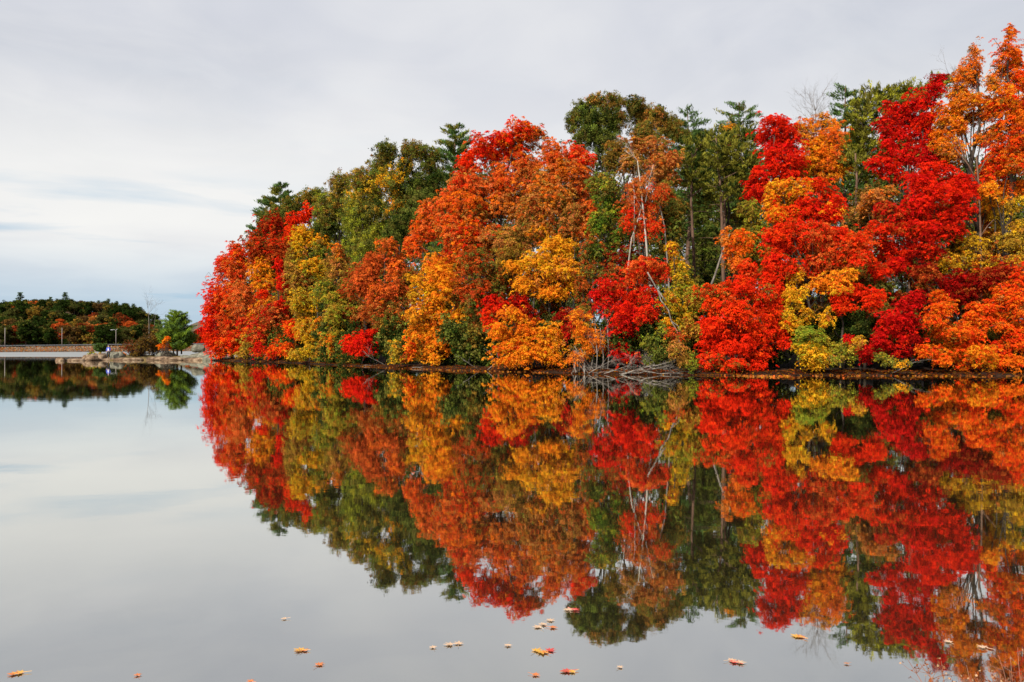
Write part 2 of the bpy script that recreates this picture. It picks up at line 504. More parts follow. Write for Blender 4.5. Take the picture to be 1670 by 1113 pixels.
def crown_tree(name, label, cat, bx, off, lobes, style='spray', leaf=0.17, bark=None, group=None, r0=None, D=None, kids=('trunk', 'crown')):
    D = D if D is not None else Ds(bx) + off
    X = (bx - CX) / FPX * D
    gz = float(land_h(np.array([X]), np.array([D]))[0]); gz = max(gz, -0.3)
    root = empty(name, (X, D, gz)); tag(root, label, cat, group)
    o = np.array([X, D, gz])
    L = Leaves(); T = Tubes(); tips = []; allk = ''.join(q[4] for q in lobes)
    for lb in lobes:
        cx, cy, rx, ry, keys = lb[:5]
        ex = lb[5] if len(lb) > 5 else {}
        rmm = (rx + ry) / 2 * D / FPX
        zrel = (585 - cy) / 400.0
        dd = D + ex.get('d', RG.uniform(-0.8, 0.8) - (1 - min(1, max(0, zrel))) * 1.6)
        c = P(cx, cy, dd)
        ra = np.array([rx * dd / FPX, rmm * 0.95, ry * dd / FPX])
        st = ex.get('st', style)
        ra = ra * 1.0; keys = keys + allk[int(RG.integers(len(allk)))]
        sp = fill_lobe(L, c, ra, keys, st, ex.get('n', 1.0), leaf * ex.get('lf', 1.0))
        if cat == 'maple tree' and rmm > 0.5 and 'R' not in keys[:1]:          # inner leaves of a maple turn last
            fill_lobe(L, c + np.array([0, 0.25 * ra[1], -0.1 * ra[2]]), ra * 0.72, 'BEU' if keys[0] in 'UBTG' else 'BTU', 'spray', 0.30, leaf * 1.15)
        tips.append(c + np.array([0, 0, 0.2 * ra[2]]))
        # twigs to some of the sprays
        m = min(len(sp), int(5 + 2.2 * rmm * rmm * (1.6 if st == 'sparse' else 1)))
        for q in sp[RG.choice(len(sp), m, replace=False)]:
            T.limb(c - np.array([0, 0, ra[2] * 0.25]), q, 0.035 + 0.006 * rmm, 0.010, 0.08, 4, 3)
    H = max(q[2] for q in tips) - gz
    trunk_for(T, o - np.array([0, 0, 0.3]), tips, H, r0 or (0.10 if name == 'forest_tree' else 0.04 + 0.010 * H), 0.92 if name == 'forest_tree' else 0.62)
    T.build(kids[0], bark or M_BARK, root, origin=o)
    L.build(kids[1], M_LEAF, root, origin=o)
    return root


def needle_tuft(L, c, direction, size, col, n, leaf):
    """a plume of needle bundles fanning up and out along a branch end"""
    d = np.asarray(direction, float); d = d / np.linalg.norm(d)
    q = c + d * (RG.random((n, 1)) - 0.45) * size * 1.9 + RG.normal(size=(n, 3)) * size * np.array([0.30, 0.30, 0.15])
    w = d * 0.8 + np.array([0, 0, 0.45]) + RG.normal(size=(n, 3)) * 0.55
    # long axis along w : pick the normal square to it
    nn = np.cross(w, RG.normal(size=(n, 3)))
    L.add(q, nn, leaf * RG.uniform(0.7, 1.3, n), np.repeat(col[None], n, 0) * RG.uniform(0.7, 1.25, (n, 1)), np.cross(nn, w))


def conifer(name, label, bx, D, topy, prof, keys, cat='pine tree', dens=1.0, leaf=0.42, base=None, bark=None, levels=16, sweep=0.22, group=None, asp=0.18, gz=None, aspx=1.0):
    """white pine: whorls of branches; prof = [(pixel row, half width in px)]"""
    X = (bx - CX) / FPX * D
    if gz is None: gz = max(-0.3, float(land_h(np.array([X]), np.array([D]))[0]))
    o = np.array([X, D, gz])
    root = empty(name, o); tag(root, label, cat, group)
    top = P(bx, topy, D); H = top[2] - gz
    T = Tubes(); L = Leaves()
    n = 9; t = np.linspace(0, 1, n); st = o + (top - o) * t[:, None]; st[1:-1, :2] += RG.normal(size=(n - 2, 2)) * 0.006 * H
    st[0, 2] -= 0.3
    T.tube(st, (0.04 + 0.013 * H) * (1 - 0.93 * t) + 0.012, 8)
    rows = [q[0] for q in prof]; ws = [q[1] for q in prof]
    y0, y1 = rows[0], rows[-1]
    pal = pick_cols(keys, 400)
    for lv in range(levels):
        fy = y0 + (y1 - y0) * (lv + 0.3) / levels
        w = np.interp(fy, rows, ws) * D / FPX
        zc = P(0, fy, D)[2]
        nb = RG.integers(5, 8)
        a0 = RG.uniform(0, 6.28)
        for b in range(nb):
            a = a0 + b * 6.283 / nb + RG.normal() * 0.25
            ln = w * RG.uniform(0.62, 1.18)
            z = zc + RG.normal() * 0.15 * (H / levels)
            s = np.array([X, D, z - sweep * 0.6 * ln]); e = np.array([X + math.cos(a) * ln, D + math.sin(a) * ln, z + sweep * ln * 0.35])
            T.limb(s, e, 0.018 + 0.012 * ln, 0.008, 0.03, 4, 3)
            nt = max(2, int(ln / 0.55 * dens))
            for k in range(nt):
                f = 1 - 0.72 * (k / nt)
                side = RG.normal() * 0.20 * ln * (1.1 - f * 0.7)
                pt = s + (e - s) * f + np.array([-math.sin(a), math.cos(a), 0]) * side + np.array([0, 0, RG.normal() * 0.06 * ln])
                col = pal[RG.integers(0, 400)] * RG.uniform(0.75, 1.2)
                sz = (0.30 + 0.10 * ln) * RG.uniform(0.8, 1.2)
                needle_tuft(L, pt, (e - s) + np.array([0, 0, 0.3 * ln]), sz, col, int(30 * dens * max(0.7, sz * sz * 5)), leaf)
    T.build('trunk', bark or M_BARKP, root, origin=o)
    L.build('crown', M_NEEDLE, root, origin=o, aspect=asp)
    return root


RED = 'red maple'
TREES = [
 # name, label, category, base px, offset behind waterline, style, lobes
 ('red_maple', 'scarlet maple at the far left tip of the wooded point, overhanging the water', 'maple tree', 378, 3.5, 'spray', [
  (388, 415, 20, 22, 'RSU'), (366, 438, 17, 22, 'RS'), (385, 450, 22, 25, 'SRU'), (353, 478, 16, 25, 'RV'), (378, 488, 26, 28, 'SRV'),
  (350, 505, 15, 22, 'RV'), (347, 525, 14, 24, 'RC'), (368, 528, 26, 28, 'SVR'), (398, 505, 22, 28, 'SU'), (350, 556, 13, 20, 'RV'), (372, 563, 22, 18, 'VRO'), (392, 548, 20, 20, 'OVS'), (340, 545, 7, 16, 'R'), (362, 575, 18, 8, 'VR')]),
 ('oak_tree', 'small dark green oak crown poking through the red leaves near the tip of the point', 'oak tree', 402, 7, 'clump', [
  (396, 436, 11, 13, 'NE'), (404, 466, 8, 8, 'NE'), (419, 384, 15, 19, 'NE'), (406, 403, 8, 8, 'NE')]),
 ('red_maple', 'dark brick red maple standing high behind the amber tree near the point', 'maple tree', 440, 9, 'spray', [
  (446, 374, 24, 20, 'DUR'), (425, 400, 26, 20, 'UDR'), (453, 408, 22, 22, 'UR'), (412, 425, 18, 18, 'US'), (475, 395, 18, 26, 'RV'), (435, 430, 20, 20, 'U')]),
 ('amber_maple', 'amber maple in layered shelves between red trees near the point', 'maple tree', 424, 5, 'spray', [
  (430, 434, 19, 13, 'AO'), (422, 450, 19, 10, 'AO'), (432, 466, 22, 14, 'AOV'), (420, 515, 16, 16, 'AOU'), (440, 490, 14, 10, 'ASU')]),
 ('red_maple', 'narrow vivid red maple beside the amber shelves near the point', 'maple tree', 456, 4.5, 'spray', [
  (455, 440, 13, 15, 'RC'), (462, 462, 10, 16, 'RC'), (460, 498, 14, 10, 'CR'), (430, 480, 12, 6, 'RV'), (398, 528, 13, 9, 'CR')]),
 ('rust_maple', 'rust brown maple with thinning leaves behind the waterside shrubs near the point', 'maple tree', 445, 3, 'spray', [
  (443, 510, 24, 22, 'UTS'), (416, 540, 22, 20, 'SCO'), (450, 535, 20, 18, 'UCO'), (400, 480, 20, 22, 'SU')]),
 ('crimson_shrub', 'low crimson shrub at the waterline near the tip of the point', 'shrub', 440, 1.2, 'spray', [
  (442, 571, 18, 11, 'RCV'), (420, 568, 10, 12, 'CR'), (458, 562, 12, 14, 'OVR')]),
 ('olive_shrub', 'rounded olive green shrub at the water edge close to the tip of the point', 'shrub', 409, 1.0, 'spray', [
  (408, 561, 17, 22, 'GLB'), (400, 577, 12, 8, 'GB'), (420, 577, 10, 8, 'BG')]),
 ('oak_tree', 'olive oak on the skyline just right of the high left pine', 'oak tree', 480, 20, 'clump', [
  (474, 336, 20, 17, 'EB'), (498, 322, 20, 14, 'EBG'), (468, 357, 22, 16, 'EN'), (446, 352, 16, 16, 'EB'), (432, 372, 14, 14, 'EN'), (515, 322, 16, 14, 'EL')]),
 ('red_maple', 'small red maple crown high on the left slope under the olive oak', 'maple tree', 495, 12, 'spray', [
  (503, 350, 18, 13, 'RV'), (482, 358, 12, 10, 'RV'), (520, 345, 10, 12, 'RS'), (480, 376, 12, 12, 'VR')]),
 ('yellow_maple', 'golden yellow maple on the left slope below the small red crown', 'maple tree', 497, 8, 'spray', [
  (500, 382, 22, 15, 'YA'), (492, 404, 18, 15, 'YA'), (504, 434, 22, 18, 'YAL'), (519, 396, 18, 12, 'AY'), (520, 440, 14, 18, 'YL')]),
 ('brown_oak', 'brownish olive oak beside the golden maple on the left slope', 'oak tree', 480, 6, 'spray', [
  (477, 424, 13, 24, 'BG'), (482, 457, 20, 20, 'BTG'), (500, 465, 16, 14, 'BU')]),
 ('yellow_birch', 'broad mustard yellow tree leaning over the water left of the bright red bush', 'birch tree', 505, 3, 'spray', [
  (484, 490, 17, 20, 'GYL'), (508, 505, 22, 24, 'GY'), (500, 535, 22, 18, 'YGO'), (528, 530, 20, 20, 'GYO'), (515, 555, 20, 16, 'YG')]),
 ('orange_shrub', 'orange red shrub below the mustard yellow tree on the left', 'shrub', 480, 2, 'spray', [
  (480, 545, 18, 15, 'VO'), (466, 567, 14, 12, 'OV'), (478, 530, 14, 10, 'RV')]),
 ('yellow_shrub', 'low pale yellow shrub at the waterline beneath the mustard tree', 'shrub', 500, 1.0, 'spray', [
  (500, 573, 22, 12, 'YGL'), (522, 575, 16, 10, 'GO'), (483, 578, 12, 8, 'GY')]),
 ('oak_tree', 'green oak left of the tallest twin oaks, with a bronze top', 'oak tree', 545, 15, 'clump', [
  (558, 300, 20, 20, 'BGE'), (530, 345, 24, 24, 'EL'), (545, 325, 22, 22, 'EGB'), (535, 374, 24, 22, 'EN'), (560, 345, 18, 26, 'EL'), (520, 410, 18, 20, 'ELN')]),
 ('oak_tree', 'tall twin topped green oak with amber leaves showing inside', 'oak tree', 650, 11, 'clump', [
  (632, 246, 20, 20, 'EBN'), (620, 268, 20, 20, 'EB'), (676, 244, 22, 20, 'EB'), (697, 262, 18, 24, 'EB'), (660, 275, 16, 24, 'EYN'), (642, 295, 24, 28, 'EAN'),
  (684, 296, 28, 30, 'EN'), (655, 335, 26, 28, 'EAN'), (688, 335, 22, 30, 'EN'), (662, 365, 26, 24, 'EN'), (640, 380, 20, 24, 'EN'), (710, 300, 14, 28, 'EN')]),
 ('oak_tree', 'broad olive green oak in front of the twin topped oak', 'oak tree', 600, 8, 'clump', [
  (588, 292, 18, 20, 'EGB'), (606, 306, 24, 24, 'EBY'), (582, 330, 22, 26, 'EL'), (612, 342, 28, 26, 'EGN'), (578, 366, 26, 26, 'EL'), (610, 376, 28, 26, 'EL'), (594, 408, 24, 22, 'EL'), (572, 400, 18, 18, 'EN')]),
 ('tan_oak', 'tan brown thin leaved tree below the broad olive oak', 'oak tree', 552, 5, 'spray', [
  (552, 408, 15, 12, 'OBU'), (549, 436, 26, 24, 'BTG'), (570, 455, 18, 20, 'BT'), (530, 480, 22, 20, 'LEG'), (548, 490, 20, 18, 'LG')]),
 ('yellow_green_maple', 'yellow green maple bush left of the bright red bush at the shore', 'maple tree', 550, 3, 'spray', [
  (563, 506, 20, 14, 'LE'), (545, 515, 18, 16, 'GL'), (556, 545, 20, 20, 'LG'), (540, 556, 16, 18, 'OLG'), (552, 575, 18, 10, 'LOG')]),
 ('rust_maple', 'large rust red maple right of the bright red bush, fading to brown below', 'maple tree', 630, 5, 'spray', [
  (630, 402, 16, 17, 'SO'), (612, 432, 24, 20, 'SU'), (640, 430, 22, 24, 'SO'), (590, 462, 24, 24, 'US'), (620, 470, 26, 26, 'USO'), (646, 470, 26, 28, 'SU'),
  (612, 508, 28, 22, 'UBT'), (645, 512, 24, 26, 'UBT'), (628, 538, 26, 18, 'UB'), (575, 480, 14, 16, 'US'), (655, 540, 16, 20, 'UBT')]),
 ('scarlet_shrub', 'bright pure red bush hanging over the waterline left of centre', 'shrub', 592, 1.5, 'spray', [
  (578, 556, 19, 14, 'R'), (596, 560, 19, 16, 'RC'), (588, 570, 22, 10, 'RC'), (606, 541, 10, 8, 'RC'), (570, 568, 12, 8, 'R')]),
 ('yellow_shrub', 'small speckled yellow green shrub between the rust maple and the orange leaf curtain', 'shrub', 652, 1.2, 'spray', [
  (652, 570, 14, 15, 'YEG'), (644, 584, 12, 8, 'EG'), (662, 586, 8, 6, 'UB')]),
 ('maple_tree', 'huge maple near the centre, red above, orange brown below', 'maple tree', 800, 9, 'spray', [
  (815, 224, 26, 18, 'RC'), (848, 212, 26, 16, 'RS'), (790, 236, 24, 18, 'RC'), (770, 262, 24, 18, 'RV'), (806, 250, 30, 20, 'RV'), (845, 244, 30, 24, 'VUR'), (872, 222, 20, 18, 'TSB'),
  (745, 290, 22, 22, 'SRT'), (775, 298, 30, 24, 'SVT'), (815, 290, 34, 28, 'SVO'), (857, 285, 32, 28, 'SOT'), (728, 320, 24, 22, 'SO'), (762, 340, 32, 28, 'SOV'), (808, 338, 34, 30, 'OTS'),
  (852, 330, 32, 30, 'TSB'), (700, 352, 24, 20, 'SVO'), (690, 382, 26, 24, 'SVO'), (726, 376, 28, 28, 'SOV'), (768, 384, 32, 30, 'OUT'), (812, 386, 32, 30, 'TOB'), (672, 402, 14, 18, 'SVO'), (748, 420, 30, 26, 'OSU')]),
 ('maple_tree', 'orange red maple with spiky crown behind the amber tree, right of the huge maple', 'maple tree', 925, 9, 'spray', [
  (900, 250, 24, 20, 'SUV'), (935, 252, 22, 18, 'RS'), (958, 262, 16, 16, 'RV'), (950, 285, 24, 20, 'SO'), (915, 282, 28, 24, 'OTS'), (880, 300, 26, 26, 'TOB'), (945, 318, 26, 24, 'SOU'),
  (905, 326, 32, 28, 'TOB'), (870, 342, 28, 26, 'TOB'), (930, 355, 30, 26, 'TSB'), (956, 370, 18, 26, 'SOT'), (885, 372, 26, 22, 'BTU'), (965, 340, 14, 20, 'SOU')]),
 ('brown_maple', 'thin grey brown maple with bare twigs showing between the two orange maples', 'maple tree', 845, 7, 'sparse', [
  (842, 388, 34, 26, 'BTG'), (860, 360, 30, 24, 'BT'), (825, 420, 30, 24, 'BGU')]),
 ('amber_maple', 'wide amber maple in the centre with drooping golden layers above dark shade', 'maple tree', 900, 6, 'spray', [
  (888, 378, 24, 14, 'AT'), (905, 402, 30, 18, 'A'), (880, 424, 32, 16, 'AY'), (850, 434, 24, 12, 'A'), (920, 436, 34, 18, 'AY'), (890, 456, 38, 18, 'AO'), (935, 462, 26, 16, 'AY'), (905, 476, 34, 12, 'AO'), (862, 464, 22, 14, 'A')]),
 ('rust_maple', 'shaded olive and rust tree filling the middle of the huge maple', 'maple tree', 785, 6, 'spray', [
  (785, 425, 30, 28, 'UBE'), (772, 465, 30, 26, 'UBV'), (808, 455, 26, 28, 'BUE'), (775, 500, 24, 26, 'EBU'), (812, 495, 18, 20, 'UR')]),
 ('amber_maple', 'tall curtain of amber and orange leaves reaching the water left of the shore gap', 'maple tree', 712, 4, 'spray', [
  (700, 430, 20, 16, 'AOS'), (716, 446, 26, 20, 'AO'), (696, 462, 24, 18, 'A'), (735, 470, 24, 20, 'AO'), (700, 492, 24, 18, 'AYO'), (672, 486, 12, 10, 'YG'), (680, 512, 20, 14, 'ABU'),
  (742, 514, 26, 16, 'AY'), (764, 524, 20, 14, 'AY'), (706, 526, 26, 22, 'OA'), (690, 552, 24, 22, 'OA'), (718, 552, 22, 26, 'AO'), (740, 560, 14, 16, 'AO'), (694, 580, 24, 16, 'AO'), (668, 568, 12, 14, 'VO'), (712, 588, 12, 10, 'AO')]),
 ('red_maple', 'small vivid red maple peeking out between the two amber trees by the shore', 'maple tree', 812, 3.5, 'spray', [
  (802, 490, 15, 14, 'RC'), (818, 505, 18, 16, 'RC'), (798, 520, 14, 16, 'R'), (842, 498, 24, 18, 'DRC'), (856, 515, 18, 14, 'DU'), (812, 538, 12, 10, 'VR')]),
 ('orange_shrub', 'wide golden orange bush spreading low over the water in the centre', 'shrub', 860, 2.0, 'spray', [
  (832, 518, 20, 14, 'OA'), (815, 540, 18, 18, 'OA'), (852, 538, 28, 18, 'OA'), (885, 545, 26, 16, 'AO'), (830, 565, 28, 18, 'OAV'), (866, 570, 34, 20, 'OA'), (900, 578, 26, 16, 'AO'), (850, 590, 34, 10, 'OA'), (905, 558, 14, 14, 'AT')]),
 ('orange_shrub', 'thin orange bush behind the grey dead stems at the shore', 'shrub', 962, 3, 'sparse', [
  (952, 545, 22, 16, 'OA'), (965, 570, 20, 18, 'OAU'), (950, 520, 18, 20, 'AOU'), (940, 582, 16, 12, 'OT'), (975, 552, 12, 18, 'OT')]),
 ('dark_red_shrub', 'dark crimson sapling in the shade above the dead stems', 'shrub', 928, 4.5, 'spray', [
  (928, 532, 14, 20, 'DC'), (918, 510, 14, 12, 'DU')]),
 ('oak_tree', 'tall rounded green oak breaking the skyline right of the huge maple', 'oak tree', 1000, 19, 'clump', [
  (950, 176, 20, 16, 'EN'), (938, 198, 18, 18, 'EN'), (970, 166, 20, 14, 'ENB'), (1000, 164, 20, 14, 'EB'), (975, 192, 26, 22, 'EN'), (1008, 190, 26, 22, 'ENB'), (1032, 170, 20, 16, 'BE'),
  (1050, 186, 22, 22, 'BGE'), (1078, 186, 20, 20, 'BTE'), (1094, 206, 20, 20, 'BE'), (985, 226, 30, 24, 'EN'), (955, 222, 20, 20, 'EN'), (1060, 215, 30, 22, 'EBT'), (1110, 222, 18, 16, 'EB')]),
 ('oak_tree', 'pinkish tan oak below the tall rounded green oak', 'oak tree', 1040, 11, 'spray', [
  (1010, 240, 24, 16, 'BTE'), (1040, 238, 24, 16, 'TB'), (1070, 244, 26, 18, 'TUB'), (1092, 262, 22, 18, 'TU'), (1030, 262, 26, 18, 'TB'), (1060, 276, 26, 20, 'TUO'), (1000, 262, 18, 16, 'BE'), (1085, 290, 22, 20, 'BUT')]),
 ('green_maple', 'bright green maple with lime tips between the orange maple and the leaning dead trunk', 'maple tree', 992, 8, 'spray', [
  (978, 298, 22, 18, 'ELB'), (1000, 306, 20, 16, 'EGL'), (990, 332, 22, 18, 'WL'), (1005, 350, 22, 18, 'LEN'), (985, 368, 24, 22, 'WN'), (1008, 388, 20, 20, 'WN'), (982, 408, 20, 18, 'NWL')]),
 ('red_maple', 'thin rusty red maple round the pale birch stems right of the green maple', 'maple tree', 1050, 7, 'sparse', [
  (1040, 325, 22, 20, 'US'), (1062, 345, 24, 20, 'SR'), (1032, 360, 20, 22, 'UR'), (1058, 378, 24, 18, 'SR'), (1078, 320, 18, 22, 'UT'), (1045, 300, 24, 16, 'TU')]),
 ('olive_oak', 'olive brown oak leaning beside the dark gap in the forest', 'oak tree', 1088, 9, 'spray', [
  (1082, 315, 20, 22, 'BE'), (1100, 335, 18, 24, 'EB'), (1082, 350, 20, 22, 'BEG'), (1098, 375, 16, 24, 'EN'), (1088, 405, 16, 18, 'BE')]),
 ('red_maple', 'bright red maple of two lobes right of the dead stems, darker at its base', 'maple tree', 1020, 4, 'spray', [
  (1050, 428, 26, 18, 'SRU'), (1072, 446, 18, 22, 'URS'), (1036, 450, 24, 18, 'RS'), (990, 466, 20, 16, 'CR'), (1012, 480, 30, 20, 'RC'), (1046, 482, 26, 20, 'RU'), (990, 490, 22, 18, 'CR'), (975, 482, 12, 12, 'C'),
  (1020, 510, 30, 18, 'RC'), (1054, 515, 20, 20, 'RDU'), (1010, 532, 24, 14, 'CR'), (1030, 550, 22, 16, 'RC'), (1015, 570, 20, 14, 'CR'), (1030, 582, 18, 10, 'CD'), (1000, 560, 12, 10, 'C')]),
 ('yellow_birch', 'tall yellow and lime tree left of the round scarlet bush', 'birch tree', 1105, 4.5, 'spray', [
  (1098, 408, 12, 12, 'Y'), (1098, 428, 14, 16, 'YL'), (1108, 452, 16, 18, 'YLB'), (1118, 472, 18, 18, 'LYG'), (1098, 490, 18, 18, 'YLU'), (1120, 502, 20, 20, 'YL'), (1135, 488, 14, 22, 'LUG'),
  (1105, 522, 20, 18, 'YLG'), (1130, 535, 18, 20, 'GUB'), (1085, 530, 10, 12, 'AY'), (1112, 548, 20, 16, 'GBU'), (1130, 560, 14, 14, 'GE')]),
 ('green_shrub', 'dark green bush under the red maple beside the driftwood pile', 'shrub', 1080, 3.5, 'spray', [
  (1070, 555, 20, 20, 'ENL'), (1085, 575, 20, 16, 'ENB'), (1064, 580, 18, 14, 'EN'), (1080, 545, 14, 14, 'LE')]),
 ('brown_shrub', 'small grey brown thicket right of the driftwood with lime leaves at its foot', 'shrub', 1115, 1.6, 'sparse', [
  (1110, 572, 20, 20, 'BTG'), (1122, 588, 16, 12, 'BE'), (1130, 590, 10, 12, 'LW'), (1098, 545, 18, 10, 'UV')]),
 ('scarlet_maple', 'large round scarlet maple bush sweeping down to the water right of centre', 'maple tree', 1215, 3, 'spray', [
  (1155, 472, 18, 12, 'UVB'), (1180, 476, 22, 14, 'VSB'), (1210, 470, 26, 18, 'RV'), (1240, 480, 24, 18, 'RV'), (1172, 500, 24, 18, 'VRB'), (1206, 502, 30, 22, 'RV'), (1244, 508, 28, 22, 'RV'),
  (1170, 530, 26, 20, 'RV'), (1206, 536, 30, 22, 'R'), (1242, 540, 30, 20, 'RV'), (1268, 545, 20, 18, 'RD'), (1160, 560, 22, 16, 'R'), (1196, 566, 32, 20, 'R'), (1232, 572, 26, 16, 'RD'), (1158, 588, 24, 14, 'RV'),
  (1190, 594, 30, 12, 'RV'), (1224, 596, 24, 10, 'R'), (1280, 558, 10, 12, 'R')]),
 ('orange_maple', 'small orange maple above the scarlet bush by the twin pine stems', 'maple tree', 1192, 6, 'spray', [
  (1186, 392, 12, 14, 'OT'), (1200, 408, 18, 14, 'OS'), (1212, 392, 18, 18, 'OV'), (1195, 430, 20, 14, 'SO'), (1215, 440, 22, 16, 'RV')]),
 ('green_birch', 'yellow green tree with hanging leaves above the scarlet bush', 'birch tree', 1228, 7, 'spray', [
  (1222, 345, 16, 16, 'LB'), (1232, 368, 20, 18, 'LEG'), (1222, 392, 20, 16, 'ELG'), (1240, 412, 22, 20, 'LUG'), (1225, 432, 20, 14, 'LB')]),
 ('red_maple', 'tall red maple with stacked tufts on the skyline right of the dark pines', 'maple tree', 1268, 9, 'spray', [
  (1266, 202, 22, 14, 'RC'), (1284, 212, 22, 16, 'RD'), (1252, 222, 20, 14, 'RC'), (1280, 236, 28, 18, 'RC'), (1258, 254, 26, 16, 'RC'), (1290, 262, 26, 16, 'RV'), (1246, 276, 24, 14, 'RC'), (1275, 288, 30, 16, 'RC'),
  (1232, 302, 18, 12, 'R'), (1232, 318, 16, 12, 'RC'), (1250, 310, 22, 14, 'RC'), (1292, 245, 22, 16, 'C')]),
 ('orange_maple', 'tall orange maple with bare grey twigs at the top on the right skyline', 'maple tree', 1340, 10, 'sparse', [
  (1316, 214, 22, 24, 'ATO'), (1345, 200, 20, 22, 'OA', {'n': .8}), (1362, 220, 20, 24, 'OS'), (1330, 240, 28, 22, 'AO', {'st': 'spray'}), (1355, 252, 28, 22, 'OS', {'st': 'spray'}), (1372, 270, 16, 18, 'OA'), (1325, 268, 22, 18, 'AO', {'st': 'spray'}), (1350, 280, 24, 18, 'OU', {'st': 'spray'})]),
 ('maple_tree', 'maple beside the dark pines, golden on the left side and vivid red opposite', 'maple tree', 1320, 6, 'spray', [
  (1272, 308, 20, 14, 'AY'), (1300, 306, 26, 14, 'AY'), (1262, 330, 16, 16, 'AO'), (1290, 330, 24, 18, 'AO'), (1268, 352, 20, 16, 'AV'), (1340, 302, 24, 14, 'RV'), (1352, 326, 24, 20, 'RC'), (1318, 330, 26, 22, 'RV'),
  (1300, 352, 28, 18, 'RV'), (1338, 352, 30, 18, 'RC'), (1360, 348, 16, 14, 'R')]),
 ('red_maple', 'broad scarlet and rust maple filling the middle of the right side', 'maple tree', 1330, 4.5, 'spray', [
  (1290, 378, 30, 20, 'RVU'), (1325, 380, 32, 20, 'RU'), (1360, 385, 30, 20, 'RS'), (1265, 395, 24, 22, 'RC'), (1300, 408, 32, 20, 'UR'), (1340, 412, 34, 22, 'SRU'), (1385, 398, 34, 18, 'VSR'), (1395, 422, 30, 18, 'RV'),
  (1262, 425, 22, 18, 'RC'), (1290, 436, 24, 16, 'RU'), (1330, 442, 22, 14, 'RU'), (1258, 455, 16, 20, 'RV'), (1272, 480, 12, 20, 'R'), (1370, 440, 26, 14, 'UO')]),
 ('amber_maple', 'amber branch layer under the scarlet and rust maple on the right', 'maple tree', 1372, 3.2, 'spray', [
  (1358, 455, 28, 12, 'AO'), (1335, 466, 18, 10, 'OA'), (1380, 448, 18, 10, 'AO'), (1348, 520, 14, 14, 'Y'), (1370, 474, 18, 12, 'YO')]),
 ('red_maple', 'vivid red maple branch shelf over the dark shade right of the hanging yellow tree', 'maple tree', 1410, 3.6, 'spray', [
  (1366, 482, 18, 12, 'R'), (1390, 476, 24, 12, 'RV'), (1418, 484, 22, 14, 'R'), (1376, 500, 18, 10, 'RV'), (1422, 496, 16, 10, 'RV')]),
 ('yellow_birch', 'yellow tree with leaves hanging in strings, right of the round scarlet bush', 'birch tree', 1302, 3.8, 'spray', [
  (1300, 456, 16, 16, 'AYB'), (1288, 478, 12, 16, 'YA'), (1306, 484, 14, 18, 'YAB'), (1286, 508, 12, 16, 'YA'), (1312, 510, 14, 14, 'YA'), (1298, 532, 14, 12, 'YL'), (1284, 532, 10, 12, 'AY')]),
 ('green_shrub', 'dark green evergreen bush in the shade right of the hanging yellow tree', 'shrub', 1378, 4.5, 'clump', [
  (1370, 530, 24, 20, 'N'), (1398, 540, 22, 18, 'NE'), (1355, 550, 20, 18, 'NE'), (1390, 515, 18, 16, 'N')]),
 ('lime_shrub', 'round bush, green on top and yellow below, at the waterline right of the scarlet bush', 'shrub', 1325, 1.8, 'spray', [
  (1322, 544, 26, 14, 'LW'), (1310, 560, 22, 14, 'LY'), (1342, 560, 22, 14, 'LG'), (1318, 578, 24, 12, 'YL'), (1338, 582, 20, 12, 'YA'), (1326, 594, 20, 8, 'YA')]),
 ('pale_green_shrub', 'loose pale green speckled shrub at the shore right of the green and yellow bush', 'shrub', 1372, 2, 'sparse', [
  (1370, 574, 24, 16, 'LGE'), (1392, 570, 16, 14, 'LTG'), (1360, 586, 16, 10, 'LE'), (1400, 556, 12, 14, 'YTG')]),
 ('red_maple', 'tall dark red maple left of the orange tree on the right skyline', 'maple tree', 1480, 9, 'spray', [
  (1535, 132, 16, 12, 'DC', {'st': 'sparse'}), (1520, 148, 20, 14, 'CD', {'st': 'sparse'}), (1502, 164, 26, 16, 'CR'), (1462, 176, 20, 14, 'CR'), (1480, 190, 26, 16, 'CR'), (1448, 200, 18, 16, 'CR'), (1512, 190, 24, 18, 'RC'),
  (1468, 220, 28, 18, 'CR'), (1502, 222, 28, 18, 'RC'), (1446, 240, 20, 16, 'CR'), (1480, 250, 28, 18, 'CR'), (1432, 264, 18, 12, 'C'), (1460, 276, 26, 16, 'CR'), (1506, 255, 22, 18, 'CD')]),
 ('red_maple', 'broad crimson maple in front of the dark red one and below the orange tree', 'maple tree', 1510, 6, 'spray', [
  (1530, 276, 28, 16, 'RC'), (1560, 290, 26, 18, 'RC'), (1505, 296, 28, 16, 'RC'), (1535, 312, 32, 20, 'RC'), (1572, 322, 24, 22, 'RC'), (1495, 325, 30, 18, 'CR'), (1528, 345, 34, 20, 'RC'), (1568, 352, 26, 20, 'RD'),
  (1480, 350, 28, 18, 'CR'), (1450, 345, 26, 16, 'CU'), (1505, 372, 32, 20, 'RC'), (1465, 378, 28, 20, 'RCU'), (1545, 380, 26, 20, 'DR'), (1435, 370, 24, 16, 'RU'), (1488, 402, 30, 18, 'RC'), (1452, 410, 24, 18, 'RC'), (1440, 440, 24, 16, 'RU'), (1475, 430, 26, 18, 'CR'), (1515, 408, 24, 18, 'DR')]),
 ('tan_maple', 'soft orange tan maple showing between the pines and the crimson maple', 'maple tree', 1428, 7.5, 'spray', [
  (1425, 318, 20, 12, 'TO'), (1442, 330, 20, 12, 'TBG'), (1420, 336, 18, 12, 'TO'), (1455, 312, 14, 10, 'TB')]),
 ('orange_maple', 'tall thin topped orange maple with dark forked limbs on the right', 'maple tree', 1592, 8, 'spray', [
